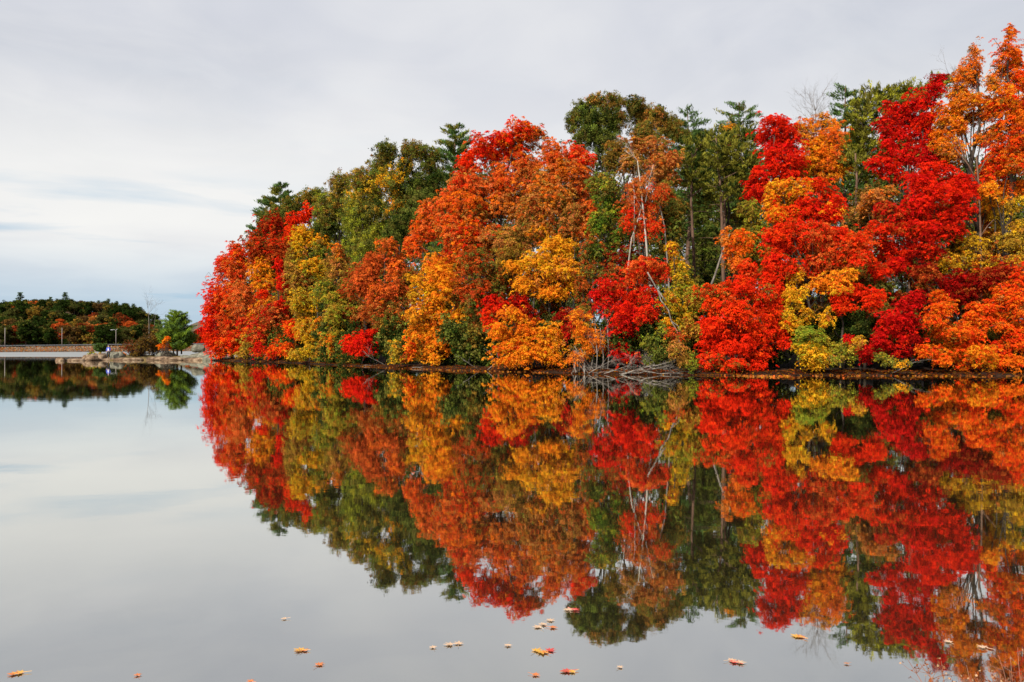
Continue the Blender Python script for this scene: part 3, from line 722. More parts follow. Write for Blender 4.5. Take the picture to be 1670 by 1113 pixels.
  (1590, 82, 10, 16, 'OT', {'st': 'sparse', 'n': .6}), (1585, 105, 16, 16, 'OS', {'st': 'sparse'}), (1570, 122, 22, 16, 'OT', {'st': 'sparse'}), (1594, 128, 14, 18, 'OS', {'n': .8}), (1568, 148, 20, 16, 'OT'), (1582, 160, 24, 16, 'OA'),
  (1556, 178, 24, 16, 'OA'), (1584, 188, 22, 14, 'OA'), (1610, 176, 12, 20, 'OT', {'st': 'sparse'}), (1540, 202, 22, 14, 'OAT'), (1564, 206, 20, 12, 'OA'), (1534, 228, 20, 16, 'OA'), (1552, 244, 22, 16, 'OT'), (1606, 224, 18, 16, 'OT'), (1548, 262, 24, 12, 'OU')]),
 ('orange_maple', 'tallest orange and red maple at the right edge of the photo', 'maple tree', 1655, 6, 'spray', [
  (1648, 56, 9, 14, 'OV', {'n': .8}), (1640, 82, 14, 16, 'OS', {'n': .9}), (1660, 100, 14, 20, 'OV'), (1635, 110, 18, 18, 'OS', {'st': 'sparse'}), (1658, 130, 20, 20, 'VO'), (1622, 138, 18, 18, 'OT', {'st': 'sparse'}), (1642, 160, 26, 20, 'OA'), (1665, 175, 22, 22, 'VR'),
  (1625, 175, 18, 18, 'OU'), (1650, 200, 28, 20, 'OV'), (1625, 218, 18, 16, 'OT'), (1660, 232, 26, 22, 'VO'), (1630, 248, 24, 18, 'VRO'), (1655, 268, 28, 20, 'OR'), (1620, 280, 24, 18, 'RO'), (1648, 300, 28, 18, 'OV'), (1618, 306, 20, 14, 'AO'), (1690, 150, 26, 40, 'OV'), (1695, 230, 28, 40, 'VO'), (1700, 310, 28, 35, 'OA')]),
 ('yellow_oak', 'thin yellow brown tree over the pale trunk at the right edge', 'oak tree', 1640, 7, 'sparse', [
  (1622, 330, 22, 14, 'AO', {'st': 'spray'}), (1650, 338, 26, 18, 'YBG', {'st': 'spray'}), (1632, 360, 24, 18, 'YB'), (1660, 372, 24, 20, 'YG', {'st': 'spray'}), (1640, 392, 26, 18, 'GYB'), (1665, 405, 20, 20, 'YG'), (1585, 400, 26, 20, 'YGB'), (1560, 420, 28, 20, 'YBG'), (1595, 430, 24, 18, 'YBD'), (1645, 425, 24, 16, 'YBU')]),
 ('dark_red_maple', 'shaded dark red tree behind the vivid orange bush at right', 'maple tree', 1570, 5.5, 'spray', [
  (1560, 455, 26, 16, 'DC'), (1590, 462, 26, 18, 'DU'), (1545, 475, 20, 16, 'DC'), (1620, 455, 24, 18, 'DU'), (1572, 485, 26, 14, 'DU'), (1650, 450, 24, 20, 'UR'), (1510, 445, 24, 20, 'DU')]),
 ('crimson_shrub', 'deep crimson bush left of the vivid orange bush on the right shore', 'shrub', 1462, 2.5, 'spray', [
  (1492, 488, 18, 12, 'CD'), (1478, 502, 18, 12, 'CD'), (1460, 516, 22, 12, 'C'), (1480, 524, 24, 14, 'CD'), (1448, 536, 22, 14, 'CR'), (1476, 548, 26, 14, 'CD'), (1442, 558, 20, 14, 'CR'), (1468, 568, 20, 12, 'CD'), (1488, 560, 12, 16, 'D'), (1432, 550, 12, 10, 'C')]),
 ('dark_red_shrub', 'small dark red shrub low on the bank left of the deep crimson bush', 'shrub', 1405, 1.6, 'spray', [
  (1408, 572, 14, 9, 'CD'), (1414, 586, 12, 8, 'DC'), (1385, 552, 12, 8, 'C')]),
 ('orange_maple', 'vivid orange bush hanging to the water in three billows at the right', 'maple tree', 1560, 2.5, 'spray', [
  (1530, 488, 14, 14, 'VO'), (1546, 500, 14, 14, 'VO'), (1526, 516, 20, 16, 'VO'), (1602, 500, 22, 12, 'VO'), (1590, 518, 24, 16, 'VO'), (1620, 516, 22, 16, 'VO'), (1636, 530, 14, 12, 'VO'), (1530, 545, 24, 18, 'OV'), (1560, 540, 20, 16, 'OV'), (1512, 570, 16, 12, 'VO'), (1544, 572, 26, 16, 'OV'),
  (1580, 556, 24, 16, 'VO'), (1566, 590, 20, 14, 'OV'), (1594, 574, 20, 16, 'AO'), (1606, 588, 16, 16, 'A'), (1538, 588, 16, 10, 'VO')]),
 ('orange_maple', 'red orange bush cut off by the right edge of the photo, over the water', 'maple tree', 1665, 2.2, 'spray', [
  (1650, 478, 18, 18, 'VO'), (1662, 500, 18, 20, 'VO'), (1638, 478, 14, 12, 'VO'), (1664, 532, 16, 18, 'OV'), (1655, 556, 22, 16, 'VO'), (1634, 570, 20, 14, 'VO'), (1650, 585, 24, 14, 'OV'), (1630, 592, 18, 12, 'OV'), (1690, 500, 26, 28, 'VO'), (1690, 570, 26, 30, 'VO'), (1668, 460, 14, 18, 'VR')]),
 ('gold_shrub', 'low yellow brown shrub on the leafy bank under the deep crimson bush', 'shrub', 1468, 1.5, 'sparse', [
  (1470, 594, 14, 7, 'AYE'), (1450, 590, 12, 8, 'EG'), (1436, 580, 10, 10, 'EL')]),
]
for name, label, cat, bx, off, style, lobes in TREES:
    D_ = Ds(bx) + off
    crown_tree(name, label, cat, bx, off, lobes, style, leaf=0.076 + 0.0012 * max(0, D_ - 50))

# forest behind the front rows: dark pines and oaks (each its own tree)
GB = 'dark trees in the shaded forest behind the bright shore trees'
MARKS = [(380, 'the maple at the tip of the point'), (420, 'the amber shelves near the point'), (460, 'the narrow vivid red maple'), (500, 'the mustard yellow tree'), (545, 'the yellow green maple bush'), (590, 'the pure red bush'),
         (632, 'the rust red maple'), (670, 'the left part of the amber leaf curtain'), (712, 'the right part of the amber leaf curtain'), (755, 'the shore gap beside the amber curtain'), (800, 'the peeking red maple'), (845, 'the golden orange bush'),
         (888, 'the wide amber maple'), (930, 'the dark crimson sapling'), (970, 'the thin grey dead stems'), (1012, 'the two lobed bright red maple'), (1055, 'the pale birch stem'), (1098, 'the tall yellow and lime tree'), (1135, 'the straight pine trunk'),
         (1178, 'the leaning pine trunks'), (1222, 'the round scarlet bush'), (1265, 'the right shoulder of the scarlet bush'), (1302, 'the tree with hanging yellow strings'), (1345, 'the green and yellow bush'), (1390, 'the dark evergreen bush'),
         (1432, 'the vivid red branch shelf'), (1470, 'the deep crimson bush'), (1515, 'the left billow of the vivid orange bush'), (1560, 'the middle of the vivid orange bush'), (1600, 'the pale straight trunk'), (1640, 'the bush cut by the right edge'), (1690, 'the right edge of the photo')]


def near_mark(x): return min(MARKS, key=lambda q: abs(q[0] - x))[1]


MID = [('green tree deep in the dark gap between the pine trunks', 1172, 25, 'NE', 340), ('dark green tree far back in the gap left of the leaning pines', 1140, 27, 'NE', 340), ('rust and olive sapling behind the mustard yellow tree', 470, 10, 'UBE', 470), ('olive sapling in shade behind the yellow green maple bush', 560, 9, 'EBU', 470), ('rusty sapling behind the left side of the rust red maple', 600, 10, 'UBD', 440),
       ('brown sapling between the rust red maple and the amber curtain', 662, 8, 'UBE', 450), ('amber and olive sapling behind the amber leaf curtain', 722, 9, 'ABE', 420), ('olive sapling over the shore gap right of the amber curtain', 765, 7, 'BEU', 480),
       ('rusty sapling behind the peeking red maple', 830, 9, 'UBV', 440), ('olive brown sapling under the wide amber maple', 905, 9, 'BEU', 480), ('green and rust sapling right of the wide amber maple', 958, 8, 'EUB', 400),
       ('dull red sapling above the two lobed bright red maple', 1010, 8, 'UDE', 410), ('dark olive sapling behind the tall yellow and lime tree', 1120, 9, 'EBL', 440), ('olive sapling in the dark gap left of the leaning pine trunks', 1150, 17, 'NE', 400),
       ('green sapling in the dark gap right of the leaning pine trunks', 1206, 17, 'NEB', 340), ('rust sapling behind the right shoulder of the scarlet bush', 1268, 7.5, 'UBR', 400), ('brown and red sapling behind the yellow strings', 1315, 7, 'UBD', 455),
       ('rusty green sapling behind the dark evergreen bush', 1362, 8, 'UEB', 440), ('brown sapling above the vivid red branch shelf', 1408, 8, 'UBE', 430), ('olive sapling in the shade left of the deep crimson bush', 1432, 6, 'BEU', 470),
       ('dark rust sapling above the deep crimson bush', 1482, 7.5, 'DUB', 430), ('brown sapling behind the left billow of the vivid orange bush', 1530, 7.5, 'UBD', 430), ('rust sapling in front of the grey straight trunk', 1590, 7.2, 'UBD', 420),
       ('amber and brown sapling near the right edge of the photo', 1640, 8, 'ABU', 400), ('tan sapling under the olive pine at upper right', 1405, 10, 'TEB', 300), ('green sapling between the red and orange maples at upper right', 1385, 11, 'EBN', 330),
       ('brown green sapling between dark red maple and tall orange maple', 1560, 10, 'BEU', 290), ('olive sapling below the tallest orange maple at the right edge', 1612, 10, 'BOU', 300)]
for lab, bx, off, keys, top in MID:
    lb = []
    hh = (560 - top) if top > 350 else 190
    for k in range(5):
        lb.append((bx + RG.uniform(-16, 16), top + hh * (k + 0.3) / 5, RG.uniform(18, 27), RG.uniform(15, 24), keys if k % 2 else keys[1:] + keys[0], {'n': 0.9}))
    crown_tree('sapling', lab, 'sapling', bx, off, lb, 'spray', leaf=0.085, r0=0.08)

SKY = [(380, 470), (430, 400), (480, 350), (540, 320), (600, 280), (650, 255), (720, 262), (780, 230), (900, 225), (960, 200), (1100, 215), (1200, 215), (1300, 222), (1400, 190), (1500, 175), (1560, 190), (1600, 230), (1660, 190), (1750, 150)]
for row in range(2):
    for i, (mx, mk) in enumerate(MARKS):
        bx = mx + (0 if row == 0 else 20) + RG.uniform(-5, 5); off = (15 if row == 0 else 30) + RG.uniform(-2, 2)
        if bx < 410 and row == 0: continue
        topy = float(np.interp(bx, [q[0] for q in SKY], [q[1] for q in SKY])) + (75 if row == 0 else 15)
        wd = 44; lb = []
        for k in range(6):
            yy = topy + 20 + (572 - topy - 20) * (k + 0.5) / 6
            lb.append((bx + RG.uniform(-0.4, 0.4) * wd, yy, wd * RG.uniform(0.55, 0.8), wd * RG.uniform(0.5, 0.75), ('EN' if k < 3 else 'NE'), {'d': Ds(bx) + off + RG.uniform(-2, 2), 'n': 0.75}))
        lab = ('dark green forest tree in deep shade behind ' if row == 0 else 'farther dark tree deep in the forest behind ') + mk
        crown_tree('forest_tree', lab, 'tree', bx, off, lb, 'clump', leaf=0.26 + 0.04 * row, group=GB)

GU = 'dark undergrowth bushes along the shaded bank'
for mx, mk in MARKS:
    if mx < 440: continue
    off = 5.5 + RG.uniform(-0.6, 1.4)
    b = mx + RG.uniform(-6, 6)
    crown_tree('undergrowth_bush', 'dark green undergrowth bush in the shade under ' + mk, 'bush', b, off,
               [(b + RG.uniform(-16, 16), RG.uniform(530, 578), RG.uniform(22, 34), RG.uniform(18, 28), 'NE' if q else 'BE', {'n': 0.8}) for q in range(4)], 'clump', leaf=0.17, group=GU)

# ------------------------------------------------------------------ pines
conifer('white_pine', 'white pine with ragged side branches standing above the far left slope', 458, 128, 297,
        [(299, 8), (312, 20), (330, 22), (350, 34), (372, 40), (420, 42), (470, 40)], 'PF', dens=1.25, levels=15, leaf=0.6)
conifer('white_pine', 'dark pine top on the skyline left of the huge red maple', 741, 100, 203, [(205, 8), (222, 22), (245, 28), (270, 28), (330, 36), (420, 40)], 'PF', dens=1.3, levels=18, leaf=0.5)
conifer('white_pine', 'blue green pine top just right of the tall rounded oak', 1122, 88, 180, [(182, 12), (196, 24), (215, 32), (260, 40), (380, 44)], 'P', dens=1.1, levels=16, leaf=0.45)
conifer('white_pine', 'green pine top left of the tall red maple on the skyline', 1206, 84, 166, [(169, 12), (185, 26), (205, 34), (260, 42), (400, 46)], 'PF', dens=1.1, levels=18, leaf=0.42)
conifer('white_pine', 'blue green pine tip beside the orange maple on the right skyline', 1380, 78, 140, [(142, 5), (155, 18), (180, 22), (230, 34), (330, 44)], 'P', dens=1.2, levels=16, leaf=0.4)


def pitch_pine(name, label, bx, off, topy, lobes, keys, lean=0, bark=None, stubs=True):
    """tall bare stem with rounded needle masses at the top"""
    D = Ds(bx) + off; X = (bx - CX) / FPX * D; gz = float(land_h(np.array([X]), np.array([D]))[0]); o = np.array([X, D, gz])
    root = empty(name, o); tag(root, label, 'pine tree')
    T = Tubes(); L = Leaves(); tips = []
    top = P(bx + lean, topy, D)
    t = np.linspace(0, 1, 9); st = o + (top - o) * t[:, None]; st[1:-1, 0] += 0.12 * np.sin(t[1:-1] * 7 + bx); st[0, 2] -= 0.3
    T.tube(st, 0.15 * (1 - 0.8 * t) + 0.03, 8)
    for (cx, cy, rx, ry) in lobes:
        c = P(cx, cy, D + RG.uniform(-1, 1)); ra = 1.25 * np.array([rx, (rx + ry) / 2, ry]) * D / FPX
        n = int(30 * ra[0] * ra[2] + 14)
        d = rdir(n); pts = c + d * ra * (RG.random((n, 1)) ** 0.4) * (1 + 0.15 * np.sin(d[:, :1] * 7))
        pal = pick_cols(keys, n)
        zf = np.clip((c[2] - gz) / (top[2] - gz) - 0.06, 0.1, 0.97); s = o + (top - o) * zf
        T.limb(s, c, 0.07, 0.03, 0.06, 5, 4)
        for i in range(n):
            needle_tuft(L, pts[i], d[i] + np.array([0, 0, 0.5]), 0.26, pal[i] * RG.uniform(0.7, 1.2), 24, 0.30)
            if i % 5 == 0: T.limb(c, pts[i], 0.03, 0.01, 0.05, 3, 3)
    if stubs:
        for k in range(9):
            f = RG.uniform(0.45, 0.85); s = o + (top - o) * f; a = RG.uniform(0, 6.28); ln = RG.uniform(0.5, 2.2)
            T.limb(s, s + np.array([math.cos(a) * ln, math.sin(a) * ln, RG.uniform(-0.2, 0.5)]), 0.03, 0.008, 0.06, 4, 3)
    T.build('trunk', bark or M_BARKP, root, origin=o); L.build('crown', M_NEEDLE, root, origin=o, aspect=0.2)
    return root


pitch_pine('pine_tree', 'olive pine with a straight reddish trunk in the dark gap', 1130, 13, 245, [(1140, 240, 26, 18), (1118, 262, 24, 18), (1150, 268, 28, 20), (1128, 290, 26, 14), (1152, 300, 24, 14), (1160, 225, 20, 14)], 'FN')
pitch_pine('pine_tree', 'olive pine with a leaning red brown trunk beside the orange maple', 1190, 12, 225, [(1180, 240, 26, 18), (1205, 252, 26, 20), (1170, 268, 24, 16), (1196, 280, 28, 18), (1220, 270, 20, 22), (1182, 305, 26, 14), (1212, 312, 22, 14)], 'FN', lean=-22)
pitch_pine('pine_tree', 'second slim pine stem crossing close behind the leaning red brown trunk', 1184, 14, 232, [(1168, 232, 22, 16), (1190, 222, 20, 14), (1215, 222, 22, 16), (1206, 300, 20, 16), (1156, 322, 20, 12)], 'FN', lean=-6)
pitch_pine('pine_tree', 'thick olive pine on the skyline left of the dark red maple at right', 1412, 13, 150, [(1436, 150, 24, 12), (1415, 168, 24, 16), (1448, 168, 24, 16), (1400, 190, 24, 18), (1428, 195, 28, 20), (1398, 220, 24, 18), (1422, 228, 26, 20), (1402, 252, 24, 18), (1415, 278, 24, 16), (1384, 238, 16, 16)], 'FNL')
pitch_pine('pine_tree', 'olive pine top behind the dark red maple on the right skyline', 1484, 16, 140, [(1482, 146, 22, 12), (1500, 156, 22, 14), (1465, 156, 20, 12), (1535, 132, 18, 10), (1520, 150, 24, 16), (1490, 180, 30, 20)], 'FL')
pitch_pine('pine_tree', 'slim pine with bare branches in the dark patch under the olive pine at right', 1396, 9, 250, [(1390, 262, 20, 12), (1408, 285, 18, 10)], 'FN')
crown_tree('amber_maple', 'small amber crown in front of the pine tops on the skyline', 'maple tree', 1190, 16, [(1186, 214, 13, 13, 'AG'), (1196, 226, 12, 10, 'AY')], 'spray')


# ------------------------------------------------------------------ bare trees, dead wood
def branchy(T, start, d, length, r, depth, spread=0.55, up=0.12, sides=5, decay=0.68, kids=(2, 4), flat=1.0):
    n = 5; p = [np.array(start, float)]; dd = np.array(d, float); dd /= np.linalg.norm(dd)
    for i in range(n):
        dd = dd + RG.normal(size=3) * 0.13 * np.array([1, 1, flat]) + np.array([0, 0, up * 0.25]); dd /= np.linalg.norm(dd)
        p.append(p[-1] + dd * length / n)
    p = np.array(p); T.tube(p, np.linspace(r, r * 0.45, n + 1), sides)
    if depth <= 0: return
    for k in range(RG.integers(kids[0], kids[1] + 1)):
        f = RG.uniform(0.25, 1.0); i = min(n, int(f * n) + 1); nd = dd + RG.normal(size=3) * spread * np.array([1, 1, flat])
        branchy(T, p[i], nd, length * decay * RG.uniform(0.6, 1.1), r * (0.72 - 0.3 * f), depth - 1, spread, up, max(3, sides - 1), decay, kids, flat)


def polytrunk(T, pxs, D, r0, r1, sides=7, dz=0):
    pts = np.array([P(x, y, D + (dz * i)) for i, (x, y) in enumerate(pxs)])
    T.tube(pts, np.linspace(r0, r1, len(pts)), sides); return pts


def stem_tree(name, label, cat, pxs, D, r0, r1, mat, branches=(), twigs=0, group=None):
    T = Tubes(); pts = polytrunk(T, pxs, D, r0, r1)
    for br in branches: polytrunk(T, br[0], D, br[1], br[2], 5)
    for k in range(twigs):
        i = RG.integers(len(pts) // 2, len(pts)); a = RG.uniform(0, 6.28)
        branchy(T, pts[i], (math.cos(a), math.sin(a) * 0.6, 1.3), RG.uniform(0.8, 2.0), 0.014, 3, 0.40, 0.15, 4)
    o = pts[0]; ob = T.build(name, mat, None, origin=o); ob.location = o
    tag(ob, label, cat, group); return ob


d_ = Ds(1050) + 6.2
stem_tree('birch_tree', 'pale bare birch stem rising from the red maple with thin grey twigs', 'birch tree',
          [(1072, 585), (1064, 500), (1056, 420), (1051, 360), (1046, 310), (1040, 262)], d_, 0.11, 0.03, M_PALE,
          [([(1022, 520), (1024, 440), (1030, 390), (1040, 360), (1046, 340)], 0.07, 0.03), ([(1034, 400), (1035, 340), (1034, 300)], 0.04, 0.02),
           ([(1053, 330), (1060, 290), (1066, 268)], 0.04, 0.012), ([(1050, 345), (1036, 320), (1030, 285)], 0.035, 0.01)], 7)
stem_tree('birch_tree', 'thin grey stem curving right of the pale birch', 'birch tree',
          [(1098, 585), (1092, 480), (1088, 420), (1084, 370), (1074, 325), (1066, 300)], Ds(1090) + 7, 0.08, 0.03, M_BARKG, [], 3)
stem_tree('dead_tree', 'broken white trunk leaning across the yellow tree', 'dead tree',
          [(1056, 444), (1066, 462), (1073, 474), (1078, 490), (1090, 506), (1095, 524), (1104, 540), (1112, 575), (1114, 608)], Ds(1090) + 1.6, 0.045, 0.035, M_BARKG,
          [([(1072, 472), (1080, 484), (1087, 492)], 0.055, 0.045), ([(1095, 524), (1106, 532), (1110, 545)], 0.03, 0.015)], 0)
stem_tree('dead_tree', 'short snapped stem propped against the leaning pine trunks', 'dead tree',
          [(1158, 470), (1166, 450), (1174, 425), (1182, 402), (1190, 382)], Ds(1170) + 7, 0.09, 0.05, M_BARKG)
stem_tree('pale_tree', 'pale straight trunk rising behind the vivid orange bush at right', 'tree',
          [(1602, 600), (1601, 540), (1600, 480), (1601, 440), (1600, 400), (1599, 350), (1597, 300), (1594, 255)], Ds(1600) + 5.6, 0.11, 0.05, M_BARKP,
          [([(1600, 385), (1612, 368), (1622, 358)], 0.04, 0.02), ([(1597, 300), (1580, 268), (1558, 240)], 0.06, 0.03), ([(1596, 285), (1608, 262), (1622, 250)], 0.05, 0.02), ([(1588, 285), (1572, 252), (1560, 215)], 0.05, 0.02)], 2)
stem_tree('bare_tree', 'leafless grey twiggy top on the skyline above the orange maple', 'bare tree',
          [(1335, 560), (1335, 400), (1334, 300), (1333, 240), (1332, 205), (1331, 180)], Ds(1335) + 11, 0.10, 0.02, M_BARKG, [], 26)
stem_tree('bare_tree', 'leafless twigs left of the thin orange treetop at upper right', 'bare tree',
          [(1566, 560), (1566, 400), (1564, 250), (1560, 170), (1558, 130)], Ds(1566) + 10, 0.10, 0.02, M_BARKG, [], 18)

# dark limbs under the orange maple at right are part of its trunk look; dead vines under the centre gap
for i, (x0, x1, y0) in enumerate([(972, 970, 520), (983, 979, 535), (990, 990, 530), (962, 968, 548)]):
    stem_tree('dead_sapling', ['thin grey upright stem, leftmost of those over the driftwood', 'thin grey upright stem behind the driftwood, second from the left',
                            'tall thin grey stem under the red maple edge', 'short grey stem by the orange bush'][i], 'dead sapling',
              [(x0, 612), ((x0 + x1) / 2 + 3, 580), (x1, y0)], Ds(975) + 1.5 + 0.3 * i, 0.05, 0.02, M_DRIFT, [], 2)

# tepee of dead stems
T = Tubes(); apex = P(948, 574, Ds(950) + 1.6)
for k in range(15):
    bx = 931 + k * 3.0 + RG.uniform(-2, 2); b = P(bx, 612, Ds(950) + RG.uniform(-0.2, 1.4)); b[2] = RG.uniform(-0.1, 0.15)
    e = apex + RG.normal(size=3) * np.array([0.35, 0.2, 0.25]); T.limb(b, e, 0.035, 0.018, 0.05, 6, 5)
ob = T.build('dead_branch_stack', M_DRIFT, None, origin=apex * [1, 1, 0]); ob.location = apex * [1, 1, 0]
tag(ob, 'tepee shaped stack of grey dead stems left of the driftwood pile', 'dead branches')

DRIFTL = [('grey fallen treetop at the left end of the driftwood pile', 985, 610, (0.9, -0.25, 0.30)),
          ('tangled grey fallen branch low in the middle of the driftwood pile', 1010, 611, (1, -0.35, 0.10)),
          ('pale forked driftwood log pointing up to the right', 1040, 609, (1, 0.1, 0.36)),
          ('grey fallen branch lying out over the water under the driftwood pile', 1030, 613, (-1, -0.5, 0.16)),
          ('dead grey branch at the right end of the driftwood pile', 1075, 612, (0.9, -0.5, 0.10)),
          ('arched grey dead branch behind the driftwood pile', 960, 606, (0.8, 0.1, 0.5)),
          ('thin grey dead twigs low at the foot of the stacked stems', 975, 613, (-0.7, -0.5, 0.14))]
for lab, px, py, dr in DRIFTL:
    T = Tubes(); s = P(px, py, Ds(px) + 0.1); s[2] = 0.05
    branchy(T, s, dr, 1.6, 0.034, 4, 0.75, -0.03, 5, 0.66, (3, 4), 0.42)
    v = np.concatenate(T.v); v[:, 2] = np.where(v[:, 2] < -0.25, -0.25, v[:, 2]); T.v = [v]
    ob = T.build('fallen_branch', M_DRIFT, None, origin=s); ob.location = s; tag(ob, lab, 'fallen branch', 'dead branches piled on the shore')
T = Tubes(); polytrunk(T, [(1012, 612), (1030, 606), (1046, 602), (1056, 598), (1072, 596), (1096, 590)], Ds(1050) - 0.2, 0.055, 0.02, 7)
for k_ in range(7):
    q_ = P(1020 + 10 * k_, 604 - k_, Ds(1050) - 0.2); branchy(T, q_, (RG.normal(), -0.4, 0.5), 0.8, 0.018, 2, 0.7, 0.0, 4)
polytrunk(T, [(1046, 602), (1052, 606), (1066, 608), (1080, 611)], Ds(1050) - 0.2, 0.06, 0.02, 5)
polytrunk(T, [(1058, 597), (1064, 602), (1075, 600), (1086, 604)], Ds(1050) - 0.2, 0.05, 0.02, 5)
o = np.array([*P(1050, 600, Ds(1050))[:2], 0]); ob = T.build('driftwood_log', M_DRIFT, None, origin=o); ob.location = o
tag(ob, 'smooth grey driftwood log with forks lying along the shore', 'driftwood')
for lab, px, dr, ln in [('small fan of dead twigs in the water below the bright red bush', 592, (0.7, -0.6, 0.15), 1.4), ('grey dead branch reaching into the water left of the golden orange bush', 782, (-0.8, -0.5, 0.25), 1.8),
                        ('long thin stick leaning on the bank right of the bright red bush', 632, (-1, -0.1, 0.45), 2.2), ('pale dead branch on the bank by the small shore gap', 795, (0.6, -0.3, 0.45), 1.6),
                        ('thin dead branches at the foot of the deep crimson bush', 1450, (0.8, -0.3, 0.35), 1.5), ('dark twiggy branch in the water under the orange leaf curtain', 672, (0.9, -0.5, 0.1), 1.5)]:
    T = Tubes(); s = P(px, 600, Ds(px) + 0.1); s[2] = 0.08
    branchy(T, s, dr, ln, 0.03, 2, 0.5, 0.0, 4, 0.6, (2, 4), 0.5)
    ob = T.build('fallen_branch', M_DRIFT, None, origin=s); ob.location = s; tag(ob, lab, 'fallen branch')

# leaf litter drifted along the waterline
L = Leaves()
for px in np.arange(345, 1690, 1.0):
    D = Ds(px); n = 4
    off = RG.uniform(-0.25, 2.2, n); dd = D + off; x = (px + RG.uniform(-1, 1, n) - CX) / FPX * dd
    z = np.maximum(land_h(x, dd), 0.0) + 0.03
    pal = pick_cols('UTBSA', n) * 0.33
    L.add(np.stack([x, dd, z], 1), RG.normal(size=(n, 3)) * 0.3 + np.array([0, 0, 1]), RG.uniform(0.10, 0.20, n), pal)
ob = L.build('fallen_leaves', M_LEAF); tag(ob, 'rust and brown fallen leaves strewn along the waterline of the wooded shore', 'leaf litter', kind='stuff')


# ------------------------------------------------------------------ rocky island on the left
def island_h(x, y):
    pl = np.array([P(150, 589, 107)[:2], P(180, 0, 105)[:2], P(215, 0, 106)[:2], P(260, 0, 106)[:2], P(300, 0, 105)[:2], P(345, 0, 104)[:2], P(352, 0, 109)[:2], P(300, 0, 116)[:2], P(250, 0, 124)[:2], P(200, 0, 124)[:2], P(160, 0, 118)[:2]])
    d = sdist(np.stack([x.ravel(), y.ravel()], 1), pl).reshape(x.shape) + 0.2 * wob(x, y, 1.7)
    return np.maximum(np.where(d > 0, 0.45 * (1 - np.exp(-d / 1.0)) + 0.25 * (1 - np.exp(-d / 5)), d * 0.4) + 0.05 * wob(x, y, 2.5), -1.2)


M_ISL = ground_mat('island_grass', [(0.33, (0.03, 0.022, 0.01)), (0.48, (0.10, 0.075, 0.03)), (0.6, (0.20, 0.13, 0.06)), (0.7, (0.28, 0.20, 0.12))], 2.0)
o_ = grid_mesh('island_ground', -64, -36, 98, 130, 120, 130, island_h, M_ISL); tag(o_, kind='structure')


def rock(name, label, px, D, w, h, dpt, mat, z=None, seed=0, rot=0.0, tilt=0.0, group=None, sq=2.6):
    """irregular boulder: noise displaced super-ellipsoid; w,h,dpt full sizes in metres"""
    rg = np.random.default_rng(seed + 100)
    nu, nv = 28, 16; V = []; F = []
    ph = rg.uniform(0, 6.28, 9); fr = rg.uniform(0.8, 2.2, 9)
    for j in range(nv + 1):
        th = math.pi * j / nv
        for i in range(nu):
            a = 2 * math.pi * i / nu
            sx = math.copysign(abs(math.sin(th) * math.cos(a)) ** (2 / sq), math.cos(a)); sy = math.copysign(abs(math.sin(th) * math.sin(a)) ** (2 / sq), math.sin(a)); sz = math.copysign(abs(math.cos(th)) ** (2 / sq), math.cos(th))
            k = 1 + 0.10 * math.sin(fr[0] * 2 * sx + ph[0] + sy) + 0.08 * math.sin(fr[1] * 3 * sy + ph[1] + 2 * sz) + 0.06 * math.sin(fr[2] * 4 * sz + ph[2] + 3 * sx) + 0.03 * math.sin(9 * sx + 7 * sy + ph[3]) + 0.025 * math.sin(13 * sz + 11 * sx + ph[4])
            V.append((sx * w / 2 * k, sy * dpt / 2 * k, sz * h / 2 * k))
    for j in range(nv):
        for i in range(nu):
            i2 = (i + 1) % nu; F.append((j * nu + i, (j + 1) * nu + i, (j + 1) * nu + i2, j * nu + i2))
    ob = mesh_obj(name, V, F, mat, smooth=True)
    X = (px - CX) / FPX * D
    ob.location = (X, D, z if z is not None else 0.1); ob.rotation_euler = (0, tilt, rot)
    tag(ob, label, 'rock', group); return ob


mpp = lambda D: D / FPX
rock('rock', 'small lone tan rock in the water at the far left end of the rocky spit', 98, 101, 1.1, 0.7, 0.9, M_ROCK, 0.05, 1)
rock('rock', 'long low tan rock slab in the water left of the standing person', 122, 102, 2.7, 0.55, 1.3, M_ROCK, 0.02, 2)
rock('rock', 'sloping brown rock between the long low slab and the person', 146, 104, 2.4, 1.1, 1.6, M_ROCK, 0.15, 3, tilt=-0.2)
rock('rock', 'humped tan rock under the small grassy tuft, left of the person', 156, 106, 2.8, 1.3, 2.0, M_ROCK, 0.2, 4)
rock('rock', 'flat ledge the person stands on at the water edge', 176, 106, 3.6, 0.5, 1.8, M_ROCK, 0.02, 5)
rock('rock', 'pale rounded boulder just right of the standing person', 190, 107, 2.0, 1.6, 1.8, M_ROCKG, 0.35, 6)
rock('rock', 'long brown flat ledge right of the pale rounded boulder', 207, 106, 3.9, 0.6, 1.7, M_ROCK, 0.05, 7)
rock('rock', 'low tan ledge below the brown thicket', 258, 106, 2.6, 0.8, 1.6, M_ROCK, 0.1, 8)
rock('rock', 'brown ledge at the water below the green pine', 281, 105, 2.9, 0.7, 1.6, M_ROCK, 0.1, 9)
rock('rock', 'mossy dark rock behind the ledge left of the pine trunks', 270, 109, 2.4, 1.5, 2.0, M_ROCKG, 0.35, 10)
rock('rock', 'small pale rock right of the pine trunks', 302, 106, 1.6, 0.9, 1.3, M_ROCKG, 0.2, 11)
rock('rock', 'large flat pale slab carrying the perched boulder', 328, 106, 3.4, 1.5, 2.6, M_ROCKG, 0.22, 12)
rock('rock', 'large flat tan slab at the foot of the wooded point', 345, 105, 3.0, 1.2, 2.2, M_ROCKG, 0.1, 13)
rock('rock', 'dark undercut brown rock in front of the large pale slab', 318, 104.5, 2.8, 0.7, 1.2, M_ROCK, 0.05, 14)
